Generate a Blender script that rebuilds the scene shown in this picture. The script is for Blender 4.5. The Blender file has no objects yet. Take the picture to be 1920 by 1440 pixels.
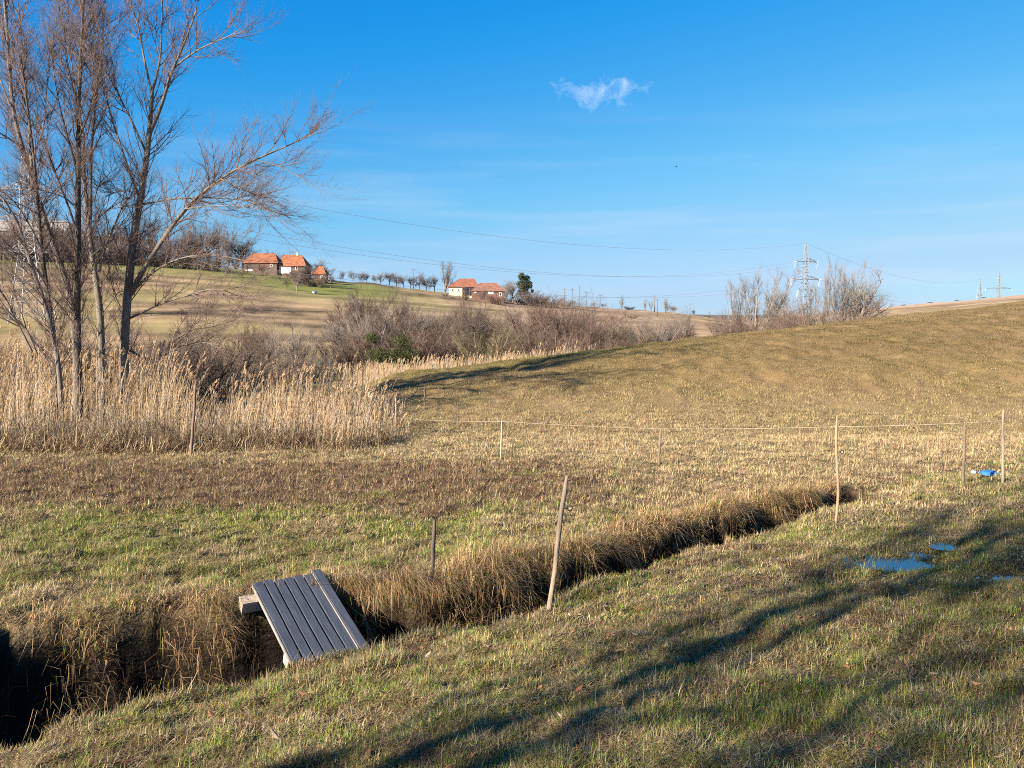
import bpy, math, random
import numpy as np
from mathutils import Vector, Matrix

# ------------------------------------------------------------------ camera, sky, sun, exposure
S = bpy.context.scene
COL = S.collection
rng = np.random.default_rng(7)
random.seed(7)
FPX = 1500.0                       # focal length in photo pixels (1920 wide)
PITCH = math.atan(0.08)            # camera looks 4.6 degrees down
cam_d = bpy.data.cameras.new('camera')
cam_d.sensor_width = 36.0
cam_d.lens = 36.0 * FPX / 1920.0
cam_d.clip_start = 0.05
cam_d.clip_end = 20000.0
cam = bpy.data.objects.new('camera', cam_d)
cam.location = (0, 0, 0)           # eye level is z = 0, the ground at the photographer's feet z = -1.65
cam.rotation_euler = (math.pi / 2 - PITCH, 0, 0)
COL.objects.link(cam)
S.camera = cam

SUN_EL = math.radians(25.0)
LIGHT = np.array([0.752, 0.659])   # ground direction in which shadows fall
sun_d = bpy.data.lights.new('sun', 'SUN')
sun_d.energy = 5.0
sun_d.angle = math.radians(0.5)
sun_d.color = (1.0, 0.885, 0.735)
sun = bpy.data.objects.new('sun', sun_d)
tr = Vector((LIGHT[0] * math.cos(SUN_EL), LIGHT[1] * math.cos(SUN_EL), -math.sin(SUN_EL)))
sun.rotation_euler = tr.to_track_quat('-Z', 'Y').to_euler()
COL.objects.link(sun)

W = bpy.data.worlds.new('World')
S.world = W
W.use_nodes = True
wn, wl = W.node_tree.nodes, W.node_tree.links
wn.clear()
sky = wn.new('ShaderNodeTexSky')
sky.sky_type = 'NISHITA'
sky.sun_disc = False
sky.sun_elevation = SUN_EL
sky.sun_rotation = math.atan2(-LIGHT[0], -LIGHT[1])
sky.air_density = 1.0
sky.dust_density = 0.35
sky.ozone_density = 2.6
sky.altitude = 400
# the camera's rendering of the sky: a tone curve per channel on the sky's radiance (deep saturated winter blue)
k_in = wn.new('ShaderNodeVectorMath'); k_in.operation = 'SCALE'; k_in.inputs['Scale'].default_value = 0.1
k_out = wn.new('ShaderNodeVectorMath'); k_out.operation = 'SCALE'; k_out.inputs['Scale'].default_value = 10.0
cv = wn.new('ShaderNodeRGBCurve')
for ch, pts in enumerate((
        [(0, 0), (.10, 0.002486), (.138, 0.006216), (.165, 0.01403), (.197, 0.0247), (.29, 0.05569), (.418, 0.09694), (.65, 0.1417), (.86, 0.1688), (1, 0.3046)],
        [(0, 0), (.20, 0.08205), (.242, 0.09845), (.336, 0.1295), (.467, 0.1711), (.614, 0.195), (.75, 0.2118), (.86, 0.2218), (1, 0.3088)],
        [(0, 0), (.30, 0.2188), (.42, 0.2512), (.54, 0.2685), (.66, 0.2844), (.80, 0.2934), (.86, 0.2894), (1, 0.3222)])):
    c = cv.mapping.curves[ch]
    c.points[0].location = pts[0]; c.points[1].location = pts[-1]
    for p in pts[1:-1]: c.points.new(*p)
cv.mapping.update()
bg = wn.new('ShaderNodeBackground')
bg.inputs['Strength'].default_value = 0.1
wo = wn.new('ShaderNodeOutputWorld')
wl.new(sky.outputs[0], k_in.inputs[0]); wl.new(k_in.outputs[0], cv.inputs['Color'])
# faint streaks of high cirrus low over the horizon
tcw = wn.new('ShaderNodeTexCoord'); mpw = wn.new('ShaderNodeMapping'); mpw.inputs['Scale'].default_value = (2.2, 2.2, 26); mpw.inputs['Rotation'].default_value = (0.0, 0.10, 0)
nzw = wn.new('ShaderNodeTexNoise'); nzw.inputs['Scale'].default_value = 1.6; nzw.inputs['Detail'].default_value = 5
sepw = wn.new('ShaderNodeSeparateXYZ')
wl.new(tcw.outputs['Generated'], mpw.inputs[0]); wl.new(mpw.outputs[0], nzw.inputs['Vector']); wl.new(tcw.outputs['Generated'], sepw.inputs[0])
r1 = wn.new('ShaderNodeMapRange'); r1.inputs[1].default_value = .47; r1.inputs[2].default_value = .75; wl.new(nzw.outputs[0], r1.inputs[0])
r2 = wn.new('ShaderNodeMapRange'); r2.inputs[1].default_value = .26; r2.inputs[2].default_value = .08; wl.new(sepw.outputs['Z'], r2.inputs[0])
mm = wn.new('ShaderNodeMath'); mm.operation = 'MULTIPLY'; wl.new(r1.outputs[0], mm.inputs[0]); wl.new(r2.outputs[0], mm.inputs[1])
mm2 = wn.new('ShaderNodeMath'); mm2.operation = 'MULTIPLY'; mm2.inputs[1].default_value = .38; wl.new(mm.outputs[0], mm2.inputs[0])
mixw = wn.new('ShaderNodeMix'); mixw.data_type = 'RGBA'; mixw.inputs['B'].default_value = (.20, .24, .29, 1)
wl.new(mm2.outputs[0], mixw.inputs['Factor']); wl.new(cv.outputs[0], mixw.inputs['A'])
wl.new(mixw.outputs['Result'], k_out.inputs[0]); wl.new(k_out.outputs[0], bg.inputs['Color'])
wl.new(bg.outputs[0], wo.inputs[0])

S.view_settings.view_transform = 'Standard'
S.view_settings.look = 'None'
S.view_settings.exposure = 1.75
S.view_settings.gamma = 1.0
S.view_settings.use_curve_mapping = False
S.render.engine = 'CYCLES'
S.cycles.max_bounces = 6
S.cycles.diffuse_bounces = 3
S.cycles.glossy_bounces = 2
S.cycles.transmission_bounces = 4
S.cycles.volume_bounces = 1
S.cycles.use_denoising = False
S.cycles.filter_width = 1.0


# ------------------------------------------------------------------ helpers
def fbm(x, y, octaves=4, seed=0):
    """value noise in about -1..1"""
    out = np.zeros(np.shape(x)); amp = 1.0; tot = 0.0
    x = np.asarray(x, float) + 37.7 * seed; y = np.asarray(y, float) - 91.3 * seed
    for o in range(octaves):
        xi = np.floor(x).astype(np.int64); yi = np.floor(y).astype(np.int64)
        fx = x - xi; fy = y - yi
        fx = fx * fx * (3 - 2 * fx); fy = fy * fy * (3 - 2 * fy)
        def h(a, b):
            n = (a * 374761393 + b * 668265263 + (seed * 31 + o) * 982451653) & 0x7fffffff
            n = ((n ^ (n >> 13)) * 1274126177) & 0x7fffffff
            n = n ^ (n >> 16)
            return (n & 0xffff) / 32767.5 - 1.0
        v = (h(xi, yi) * (1 - fx) + h(xi + 1, yi) * fx) * (1 - fy) + (h(xi, yi + 1) * (1 - fx) + h(xi + 1, yi + 1) * fx) * fy
        out += amp * v; tot += amp
        amp *= 0.5; x = x * 2.03 + 11.1; y = y * 2.03 + 5.7
    return out / tot * 1.6


def sstep(a, b, x):
    t = np.clip((np.asarray(x, float) - a) / (b - a), 0, 1)
    return t * t * (3 - 2 * t)


def ray(u, v):
    """unit-forward ray through photo pixel (u, v)"""
    cp, sp = math.cos(PITCH), math.sin(PITCH)
    a, b = (u - 960) / FPX, (720 - v) / FPX
    return np.array([a, cp + b * sp, -sp + b * cp])


def at_depth(u, v, y):
    d = ray(u, v)
    return d * (y / d[1])


def tag(o, label=None, cat=None, group=None, kind=None):
    if label: o['label'] = label
    if cat: o['category'] = cat
    if group: o['group'] = group
    if kind: o['kind'] = kind
    return o


def link(name, me, mat=None, parent=None, loc=None, smooth=False):
    o = bpy.data.objects.new(name, me)
    COL.objects.link(o)
    if mat is not None: me.materials.append(mat)
    if parent is not None: o.parent = parent
    if loc is not None: o.location = [float(c) for c in loc]
    if smooth: me.polygons.foreach_set('use_smooth', [True] * len(me.polygons))
    return o


def empty(name, loc):
    o = bpy.data.objects.new(name, None)
    o.empty_display_size = 0.1
    o.location = [float(c) for c in loc]
    COL.objects.link(o)
    return o


def build(name, V, loops, totals, col=None, smooth=False):
    me = bpy.data.meshes.new(name)
    V = np.ascontiguousarray(V, dtype=np.float32)
    loops = np.ascontiguousarray(loops, dtype=np.int32).ravel(); totals = np.ascontiguousarray(totals, dtype=np.int32).ravel()
    me.vertices.add(len(V)); me.vertices.foreach_set('co', V.ravel())
    me.loops.add(len(loops)); me.loops.foreach_set('vertex_index', loops)
    me.polygons.add(len(totals))
    st = np.zeros(len(totals), np.int32); st[1:] = np.cumsum(totals)[:-1]
    me.polygons.foreach_set('loop_start', st)
    me.polygons.foreach_set('use_smooth', np.full(len(totals), bool(smooth)))
    if col is not None:
        a = me.attributes.new('col', 'FLOAT_COLOR', 'POINT')
        c4 = np.ones((len(V), 4), np.float32); c4[:, :3] = col
        a.data.foreach_set('color', c4.ravel())
    me.update(calc_edges=True)
    return me


class Geo:
    """collects vertices and polygons into one mesh"""
    def __init__(self):
        self.V, self.L, self.T, self.C, self.n = [], [], [], [], 0

    def add(self, V, F, col=None):
        V = np.asarray(V, float).reshape(-1, 3); F = np.asarray(F, np.int64)
        self.V.append(V); self.L.append((F + self.n).ravel()); self.T.append(np.full(len(F), F.shape[1], np.int32))
        if col is not None: self.C.append(np.broadcast_to(np.asarray(col, float), (len(V), 3)))
        self.n += len(V)

    def box(self, c, size, rot=None):
        x, y, z = np.asarray(size, float) / 2
        v = np.array([(-x, -y, -z), (x, -y, -z), (x, y, -z), (-x, y, -z), (-x, -y, z), (x, -y, z), (x, y, z), (-x, y, z)])
        if rot is not None: v = v @ np.asarray(rot).T
        self.add(v + np.asarray(c), [(0, 3, 2, 1), (4, 5, 6, 7), (0, 1, 5, 4), (1, 2, 6, 5), (2, 3, 7, 6), (3, 0, 4, 7)])

    def bar(self, a, b, w, w2=None, sides=4):
        P = np.array([[a, b]], float); R = np.array([[w, w if w2 is None else w2]], float)
        V, F = tubes(P, R, sides); self.add(V, F)
        base = np.arange(sides)
        for e in (base[::-1], base + sides):
            self.L.append(e + self.n - 2 * sides); self.T.append(np.array([sides], np.int32))

    def quad(self, p): self.add(p, [(0, 1, 2, 3)])

    def tri(self, p): self.add(p, [(0, 1, 2)])

    def mesh(self, name, smooth=False):
        return build(name, np.concatenate(self.V), np.concatenate(self.L), np.concatenate(self.T),
                     np.concatenate(self.C) if self.C else None, smooth)


def norm(v): return v / np.maximum(np.linalg.norm(v, axis=-1, keepdims=True), 1e-9)


def tubes(P, R, sides=3):
    """P (N,K,3) centre lines, R (N,K) radii -> verts, quad faces"""
    N, K, _ = P.shape
    T = norm(np.gradient(P, axis=1))
    ref = np.where(np.abs(T[..., 2:3]) > 0.9, np.array([1.0, 0, 0]), np.array([0, 0, 1.0]))
    e1 = norm(np.cross(T, ref)); e2 = np.cross(T, e1)
    a = np.arange(sides) / sides * 2 * math.pi
    V = P[:, :, None, :] + R[:, :, None, None] * (np.cos(a)[:, None] * e1[:, :, None, :] + np.sin(a)[:, None] * e2[:, :, None, :])
    idx = np.arange(N * K * sides).reshape(N, K, sides); nx = np.roll(idx, -1, axis=2)
    F = np.stack([idx[:, :-1], nx[:, :-1], nx[:, 1:], idx[:, 1:]], -1).reshape(-1, 4)
    return V.reshape(-1, 3), F


def mat(name, color=(.5, .5, .5), rough=.85, noise=0.0, scale=6.0, attr=False, transl=0.0, spec=0.25, bump=0.0, bscale=40.0, rand=0.0, stretch=(1, 1, 1), metallic=0.0, ior=None):
    m = bpy.data.materials.new(name); m.use_nodes = True
    n, l = m.node_tree.nodes, m.node_tree.links
    b = n['Principled BSDF']; out = n['Material Output']
    b.inputs['Roughness'].default_value = rough
    b.inputs['Specular IOR Level'].default_value = spec
    b.inputs['Metallic'].default_value = metallic
    if ior: b.inputs['IOR'].default_value = ior
    if attr:
        a = n.new('ShaderNodeAttribute'); a.attribute_name = 'col'; src = a.outputs['Color']
    else:
        c = n.new('ShaderNodeRGB'); c.outputs[0].default_value = (*color, 1); src = c.outputs[0]
    tc = n.new('ShaderNodeTexCoord'); mp = n.new('ShaderNodeMapping'); mp.inputs['Scale'].default_value = stretch
    l.new(tc.outputs['Object'], mp.inputs[0])
    if noise > 0:
        t = n.new('ShaderNodeTexNoise'); t.inputs['Scale'].default_value = scale; t.inputs['Detail'].default_value = 5; t.inputs['Roughness'].default_value = .65
        l.new(mp.outputs[0], t.inputs['Vector'])
        r = n.new('ShaderNodeMapRange'); r.inputs[1].default_value = .25; r.inputs[2].default_value = .75
        r.inputs[3].default_value = 1 - noise; r.inputs[4].default_value = 1 + noise
        l.new(t.outputs[0], r.inputs[0])
        mx = n.new('ShaderNodeVectorMath'); mx.operation = 'SCALE'
        l.new(src, mx.inputs[0]); l.new(r.outputs[0], mx.inputs['Scale']); src = mx.outputs[0]
    if rand > 0:
        oi = n.new('ShaderNodeObjectInfo'); r = n.new('ShaderNodeMapRange'); r.inputs[3].default_value = 1 - rand; r.inputs[4].default_value = 1 + rand
        l.new(oi.outputs['Random'], r.inputs[0])
        mx = n.new('ShaderNodeVectorMath'); mx.operation = 'SCALE'
        l.new(src, mx.inputs[0]); l.new(r.outputs[0], mx.inputs['Scale']); src = mx.outputs[0]
    l.new(src, b.inputs['Base Color'])
    if bump > 0:
        t2 = n.new('ShaderNodeTexNoise'); t2.inputs['Scale'].default_value = bscale; t2.inputs['Detail'].default_value = 4
        l.new(mp.outputs[0], t2.inputs['Vector'])
        bp = n.new('ShaderNodeBump'); bp.inputs['Strength'].default_value = bump; bp.inputs['Distance'].default_value = .02
        l.new(t2.outputs[0], bp.inputs['Height']); l.new(bp.outputs[0], b.inputs['Normal'])
    if transl > 0:
        ts = n.new('ShaderNodeBsdfTranslucent'); mxs = n.new('ShaderNodeMixShader'); mxs.inputs[0].default_value = transl
        l.new(src, ts.inputs['Color']); l.new(b.outputs[0], mxs.inputs[1]); l.new(ts.outputs[0], mxs.inputs[2]); l.new(mxs.outputs[0], out.inputs['Surface'])
    return m


# ------------------------------------------------------------------ terrain
# ditch stations: near edge (x, y), far edge (x, y), depth
DITCH = np.array([
    [-9.0, -0.6, -11.0, 1.0, 1.0], [-5.2, 2.6, -6.9, 4.4, 1.05], [-2.9, 4.45, -4.3, 6.3, 1.05], [-1.5, 5.4, -2.6, 7.2, 1.0],
    [-0.6, 6.1, -1.5, 7.7, .95], [.18, 6.75, -.6, 8.0, .8], [1.0, 7.9, .35, 8.9, .75], [2.0, 8.95, 1.3, 9.95, .75],
    [2.9, 9.9, 2.3, 10.9, .6], [4.0, 11.2, 3.5, 12.05, .6], [5.1, 12.3, 4.65, 12.95, .5], [6.3, 13.45, 5.95, 13.85, .3]])
_n = norm(DITCH[:, 2:4] - DITCH[:, 0:2]); _k = np.array([.0, .15, .22, .26, .26, .2, .12, .08, .05, 0, 0, 0])[:, None]
DITCH[:, 0:2] += _n * _k
DITCH[:, 2:4] -= _n * np.array([0, 0, 0, .05, .12, .2, .26, .28, .26, .2, .1, 0])[:, None]
DC = np.stack([(DITCH[:, 0] + DITCH[:, 2]) / 2, (DITCH[:, 1] + DITCH[:, 3]) / 2], 1)
_seg = np.diff(DC, axis=0); _tan = np.zeros_like(DC); _tan[:-1] += norm(_seg); _tan[1:] += norm(_seg); _tan = norm(_tan)
DN = np.stack([-_tan[:, 1], _tan[:, 0]], 1)
DW = np.abs(((DITCH[:, 2:4] - DITCH[:, 0:2]) * DN).sum(1)) / 2


def ditch_coords(x, y):
    """signed distance from the ditch centre line (+ = far side), half width, depth"""
    shp = np.shape(x); x = np.ravel(x); y = np.ravel(y)
    best = np.full(x.shape, 1e9); s = np.zeros_like(best); w = np.zeros_like(best); dep = np.zeros_like(best)
    for i in range(len(DC) - 1):
        a, b = DC[i], DC[i + 1]; d = b - a; L2 = d @ d
        t = ((x - a[0]) * d[0] + (y - a[1]) * d[1]) / L2
        if i == len(DC) - 2: over = t > 1
        else: over = np.zeros(len(x), bool)
        tc = np.clip(t, 0, 1)
        px, py = x - a[0] - tc * d[0], y - a[1] - tc * d[1]
        dist = np.hypot(px, py); side = np.sign(-px * d[1] + py * d[0])
        side = np.where(side == 0, 1, side)
        m = dist < best
        best = np.where(m, dist, best)
        ln = (-(x - a[0]) * d[1] + (y - a[1]) * d[0]) / math.sqrt(L2)
        s = np.where(m, np.where(over, ln, side * dist), s)
        w = np.where(m, (DW[i] * (1 - tc) + DW[i + 1] * tc) * np.where(over, np.clip(1 - (t - 1) * 3, .02, 1), 1), w)
        dd = DITCH[i, 4] * (1 - tc) + DITCH[i + 1, 4] * tc
        dep = np.where(m, np.where(over, dd * np.clip(1 - (t - 1) * 3, 0, 1), dd), dep)
    return s.reshape(shp), w.reshape(shp), dep.reshape(shp)


_nx = np.array([-60, -14, -9, -6.5, -5.3, 1.04, 10, 21.3, 35.8, 60, 120])
_ny = np.array([30, 31, 33, 35, 36, 39, 44, 50, 56, 62, 80])
_nz = np.array([-4.6, -4.3, -3.8, -3.0, -2.52, -2.0, -1.08, -.12, 1.2, 3.1, 5.6])
_fu = np.array([-3000, -600, 0, 100, 200, 300, 450, 600, 700, 830, 1000, 1100, 1200, 1300, 1360, 1450, 1550, 1640, 1695, 1789, 1836, 1920, 2500, 5000])
_fv = np.array([470, 474, 478, 480, 484, 490, 505, 525, 533, 549, 565, 574, 582, 592, 600, 595, 585, 577, 572, 565, 560, 553, 535, 520])
_fy = np.array([220, 220, 225, 228, 232, 234, 237, 242, 250, 262, 290, 320, 350, 400, 430, 430, 430, 430, 430, 430, 430, 430, 430, 430])
FLOOR = -5.8
PUDDLES = [(1682, 1058, .42, .25), (1774, 1024, .17, .12), (1905, 1085, .26, .12), (1730, 1039, .19, .10)]   # photo pixel, half sizes in metres
_pud = []


def ditch_q(x, y, s, w, dep):
    wv = w * (1 + .22 * fbm(x * 1.1, y * 1.1, 3, 3))
    return np.abs(s + (.07 * fbm(x * 3.6, y * 3.6, 3, 15) + .17 * fbm(x * 1.5, y * 1.5, 2, 16) * (s > 0)) * (dep > .2)) / np.maximum(wv, .05)


def Hbase(x, y):
    x = np.asarray(x, float); y = np.asarray(y, float)
    yy = np.maximum(y, -30)
    M = -2.62 - .05 * (np.clip(yy, -20, 25) - 7) - .012 * np.clip(-x - 4, 0, 20) * 0 
    s, w, dep = ditch_coords(x, y)
    near = np.clip((-s - w - .15) / 4.2, 0, 1.6)
    z = M + .62 * near ** 1.15 * (y < 40)
    # little raised lip on the far bank of the ditch, uneven
    z = z + .05 * np.exp(-((s - w - .25) / .45) ** 2) * (dep > .2) * (1 + fbm(x * 1.1, y * 1.1, 2, 5))
    q = ditch_q(x, y, s, w, dep)
    prof = np.where(s > 0, 1 - sstep(.60, 1.06, q), 1 - sstep(.55, 1.0, q))
    z = z - dep * prof
    # hill on the right, crest then fall into the valley
    yc = np.interp(x, _nx, _ny); zc = np.interp(x, _nx, _nz)
    base = -3.52
    t = np.clip((y - 24) / (yc - 24), 0, 1)
    hill = base + (zc - base) * np.sin(math.pi / 2 * t ** 1.12)
    z = np.where(y > 24, hill, z)
    back = sstep(0, 38, y - yc)
    z = np.where(y > yc, zc + (FLOOR - zc) * back, z)
    # far slope
    a = np.clip(x / np.maximum(y, 1), -3, 3); u = 960 + 1500 * a
    fy = np.interp(u, _fu, _fy); fz = (600 - np.interp(u, _fu, _fv)) / 1500 * fy
    t = np.clip((y - 86) / (fy - 86), 0, 1)
    far = (fz - FLOOR) * (t ** 1.15) * (1 + .0 * t)
    z = z + np.where(y > 86, far, 0)
    drop = np.clip((y - fy) / 260, 0, 1)
    z = np.where(y > fy, fz - 7 * np.sin(drop * math.pi / 2), z)
    ridge = sstep(700, 1500, y)
    z = np.where(y > 700, z * (1 - ridge) + ridge * (7 + 5 * fbm(x / 400, y * 0 + 3.3, 3, 8)), z)
    # uneven ground
    nearw = 1 - sstep(20, 34, np.hypot(x, y)); midw = sstep(20, 34, np.hypot(x, y)) * (1 - sstep(70, 110, y)); farw = sstep(70, 110, y)
    z = z + nearw * (.030 * fbm(x * .9, y * .9, 3, 1) + .030 * fbm(x * 2.6, y * 2.6, 2, 14) + .032 * fbm(x * 6.0, y * 6.0, 2, 2)) + midw * (.10 * fbm(x * .22, y * .22, 3, 4) + .08 * fbm(x * 1.6, y * 1.1, 3, 6))
    z = z + farw * (.5 * fbm(x * .02, y * .02, 3, 9) + .15 * fbm(x * .12, y * .12, 2, 10))
    return z


def H(x, y):
    z = Hbase(x, y)
    for (px, py, pz, rx, ry, th) in _pud:
        dx, dy = x - px, y - py
        e = np.hypot((dx * math.cos(th) + dy * math.sin(th)) / rx, (-dx * math.sin(th) + dy * math.cos(th)) / ry)
        wgt = 1 - sstep(.8, 2.6, e)
        tgt = pz - .004 - .034 * (1 - sstep(.3, 1.15, e)) + .02 * fbm(x * 7, y * 7, 3, 12)
        z = z * (1 - wgt) + tgt * wgt
    return z


def hit(u, v, y0=2.5, y1=600):
    """where the ray through a photo pixel first meets the ground"""
    d = ray(u, v); ys = np.exp(np.linspace(math.log(y0), math.log(y1), 1500))
    P = d[None] * (ys / d[1])[:, None]
    below = P[:, 2] < H(P[:, 0], P[:, 1])
    i = int(np.argmax(below)) if below.any() else len(ys) - 1
    return P[i]


for (u, v, rx, ry) in PUDDLES:
    p = hit(u, v); _pud.append((p[0], p[1], p[2] - .004, rx, ry, 0.1))


SPOTS = [(400, 1080, .16, 1.2), (990, 893, .35, 1.0), (360, 968, .5, .7), (545, 972, .4, .7), (715, 926, .25, 1.0), (862, 1022, .4, .7), (240, 1010, .35, .6), (120, 985, .45, .7), (1160, 925, .4, .5), (700, 1010, .35, .6), (180, 1145, .3, .5), (1700, 1080, .5, .3), (1500, 1330, .3, .5), (760, 1290, .3, .4)]
_spots = []
for (_u, _v, _r, _a) in SPOTS:
    _p = hit(_u, _v); _spots.append((_p[0], _p[1], _r, _a))


def zones(x, y):
    """amounts of green, brown and pale cover at a place on the ground (world coordinates)"""
    x = np.asarray(x, float); y = np.asarray(y, float)
    s, w, dep = ditch_coords(x, y)
    n1 = fbm(x * .55, y * .55, 3, 21); n2 = fbm(x * 1.7, y * 1.7, 3, 22); n3 = fbm(x * .16, y * .16, 3, 23); n4 = fbm(x * 4, y * 4, 2, 24)
    near = (s < 0) & (y < 24)
    g = np.zeros(x.shape); b = np.zeros(x.shape)
    # bank the camera stands on
    farther = sstep(7, 12, y)
    g = np.where(near, .57 - .34 * farther + .38 * n2 + .22 * n1, g)
    b = np.where(near, .30 - .16 * farther + .42 * n4 - .15 * n2, b)
    # a lush tuft at the lower edge of the view, bare leafy soil left of it
    e = np.exp(-(((x + .12) / .34) ** 2 + ((y - 3.25) / .16) ** 2)); g = g + .9 * e; b = b - .6 * e
    e = np.exp(-(((x + .95) / .5) ** 2 + ((y - 3.75) / .28) ** 2)); b = b + .7 * e; g = g - .3 * e
    n5 = fbm(x * 5.5, y * 5.5, 2, 25); n6 = fbm(x * 6.5, y * 6.5, 2, 26)
    # meadow behind the ditch
    band = sstep(.2, 1.0, s - w) * (1 - sstep(11.2, 13.2, y + .9 * n1))
    weeds = sstep(11.0, 13.0, y + .9 * n1) * (1 - sstep(16.8, 18.6, y + .8 * n2)) * (1 - sstep(-1.0, 4.2, x + 1.2 * n1 - .1 * (y - 12)))
    side = sstep(-1, 5, x)
    gm = band * (.85 - .52 * side + .70 * n1 + .35 * n2) + .05 + .10 * n2
    bm = .16 + .2 * n4 + .80 * weeds - .14 * sstep(16, 19, y) + .25 * (1 - sstep(.1, .9, s - w))
    gm = gm * (1 - .75 * weeds)
    mead = (s >= 0) & (y < 26)
    g = np.where(mead, gm, g); b = np.where(mead, bm, b)
    hill = y >= 24
    k = sstep(22, 27, y)
    hx = sstep(27, 40, y)
    gh = .04 + .20 * hx + .18 * n3 + .12 * n1; bh = .10 + .50 * hx + .22 * n3 + .3 * n2
    # mown path strip on the crest at the left end of the hill
    yc = np.interp(x, _nx, _ny)
    strip = sstep(-3.5, -1.0, y - yc) * (1 - sstep(4, 12, x)) * (x > -9)
    gh = gh + .42 * strip
    g = np.where(y > 22, g * (1 - k) + gh * k, g); b = np.where(y > 22, b * (1 - k) + bh * k, b)
    low = 1 - sstep(14, 26, y)
    g = g + .28 * n5 * low; b = b + .34 * n6 * low
    for (px, py, r, amt) in _spots:
        e = amt * np.exp(-((x - px) ** 2 + (y - py) ** 2) / (r * r)); g = g + e; b = b - .6 * e
    for (px, py, pz, rx, ry, th) in _pud:
        e = np.exp(-(((x - px) / (rx * 1.5)) ** 2 + ((y - py) / (ry * 1.8)) ** 2)); b = b + .6 * e; g = g - .2 * e
    return np.clip(g, 0, 1), np.clip(b, 0, 1)


STRAW = np.array([.352, .262, .138]); PALE = np.array([.50, .392, .225]); BROWN = np.array([.165, .10, .056]); GREEN = np.array([.125, .190, .030]); OLIVE = np.array([.245, .215, .055])
SOIL = np.array([.060, .041, .026])


def ground_color(x, y):
    g, b = zones(x, y)
    s, w, dep = ditch_coords(x, y)
    n = fbm(x * 6, y * 6, 3, 31)
    c = (STRAW * .62)[None] * np.ones((len(x), 1))
    c = c * (1 - b[:, None] * .75) + (BROWN * .8) * b[:, None] * .75
    c = c * (1 - g[:, None] * .7) + (OLIVE * .75) * g[:, None] * .7
    soil = np.clip(.6 + .5 * n, 0, 1) * (1 - sstep(14, 24, y))
    c = c * (1 - soil[:, None] * .75) + SOIL * soil[:, None] * .75
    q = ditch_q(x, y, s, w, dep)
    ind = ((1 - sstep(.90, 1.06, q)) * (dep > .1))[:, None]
    c = c * (1 - ind) + np.array([.011, .008, .006]) * ind  # near-black tone paints the ditch's shade into the ground colour
    # hill of the near right
    k = (sstep(24, 32, y) * (1 - sstep(58, 70, y)))[:, None]
    ch = np.array([.165, .106, .052]) * (1 + .10 * fbm(x * .5, y * .5, 3, 33))[:, None] * (1 + .34 * fbm(x * 2.2, y * 1.2, 3, 39))[:, None]
    ch = ch * (1 - g[:, None] * .45) + OLIVE * g[:, None] * .45
    c = c * (1 - k) + ch * k
    # valley and far slope: strips that follow the contour
    a = np.clip(x / np.maximum(y, 1), -3, 3); u = 960 + 1500 * a
    fy = np.interp(u, _fu, _fy); t = np.clip((y - 86) / (fy - 86), 0, 1.4)
    far = sstep(58, 72, y)[:, None]
    st = fbm(t * 16 + .3 * fbm(x * .02, y * .02, 2, 36), a * 1.4, 4, 34); blot = fbm(x * .06, y * .06, 4, 35)
    st2 = fbm(t * 60 + .6 * fbm(x * .03, y * .03, 2, 37), a * 6, 3, 38)
    cf = np.array([.235, .163, .09]) * np.clip(1 + .55 * st + .42 * st2 + .35 * blot + .3 * fbm(x * .35, y * .12, 3, 43), .3, 2)[:, None]
    gr = np.exp(-((t - .93 + .10 * sstep(300, 700, u)) / .12) ** 2) * (1 - sstep(690, 800, u)) * np.clip(.85 + .5 * st, 0, 1)
    gr = gr * (1 + .35 * sstep(420, 560, u)) + .4 * np.exp(-((t - .03) / .10) ** 2) + .34 * sstep(.05, .7, blot)
    gr = np.clip(gr, 0, 1)[:, None]
    cf = cf * (1 - gr) + np.array([.155, .165, .042]) * gr
    pl = (np.exp(-((t - .76) / .012) ** 2) + np.exp(-((t - .63) / .009) ** 2) * .7) * (1 - sstep(400, 520, u)) * (u > -200)
    cf = cf * (1 - .62 * np.clip(pl, 0, 1)[:, None])
    pk = (sstep(840, 1000, u) * np.clip(.35 + .7 * fbm(x * .05, y * .05, 3, 41), 0, 1))[:, None]
    cf = cf * (1 - pk * .5) + np.array([.40, .27, .185]) * pk * .5
    rd = (sstep(420, 445, y) * 0 + sstep(fy - 60, fy, y) * (u > 1430))[:, None]
    cf = cf * (1 - rd) + np.array([.36, .25, .165]) * rd
    dist = sstep(600, 1200, y)[:, None]
    cf = cf * (1 - dist) + np.array([.12, .105, .085]) * dist
    return c * (1 - far) + cf * far


def make_ground():
    r = [0.0]
    rr = .7
    while rr < 6500:
        r.append(rr); rr *= 1.0075 if rr < 34 else (1.011 if rr < 130 else (1.013 if rr < 480 else 1.05))
    r = np.array(r[1:])
    fine = np.radians(np.arange(-46, 46.01, .2)); coarse = np.radians(np.arange(50, 311, 4.0))
    th = np.concatenate([fine, coarse]); K = len(th)
    X = r[:, None] * np.sin(th)[None]; Y = r[:, None] * np.cos(th)[None]
    x = np.concatenate([[0.0], X.ravel()]); y = np.concatenate([[0.0], Y.ravel()])
    z = H(x, y)
    idx = 1 + np.arange(len(r) * K).reshape(len(r), K); nx = np.roll(idx, -1, 1)
    F = np.stack([idx[:-1], idx[1:], nx[1:], nx[:-1]], -1).reshape(-1, 4)
    fan = np.stack([np.zeros(K, int), idx[0], nx[0]], -1)
    L = np.concatenate([fan.ravel(), F.ravel()]); T = np.concatenate([np.full(len(fan), 3), np.full(len(F), 4)])
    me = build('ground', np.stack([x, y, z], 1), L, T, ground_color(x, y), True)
    m = mat('ground_cover', attr=True, rough=.95, noise=.6, scale=34, spec=.1, bump=1.0, bscale=45)
    o = link('ground', me, m)
    tag(o, 'grassy meadow, ditch, brown hill and far farmland slopes', 'ground', kind='structure')


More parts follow.
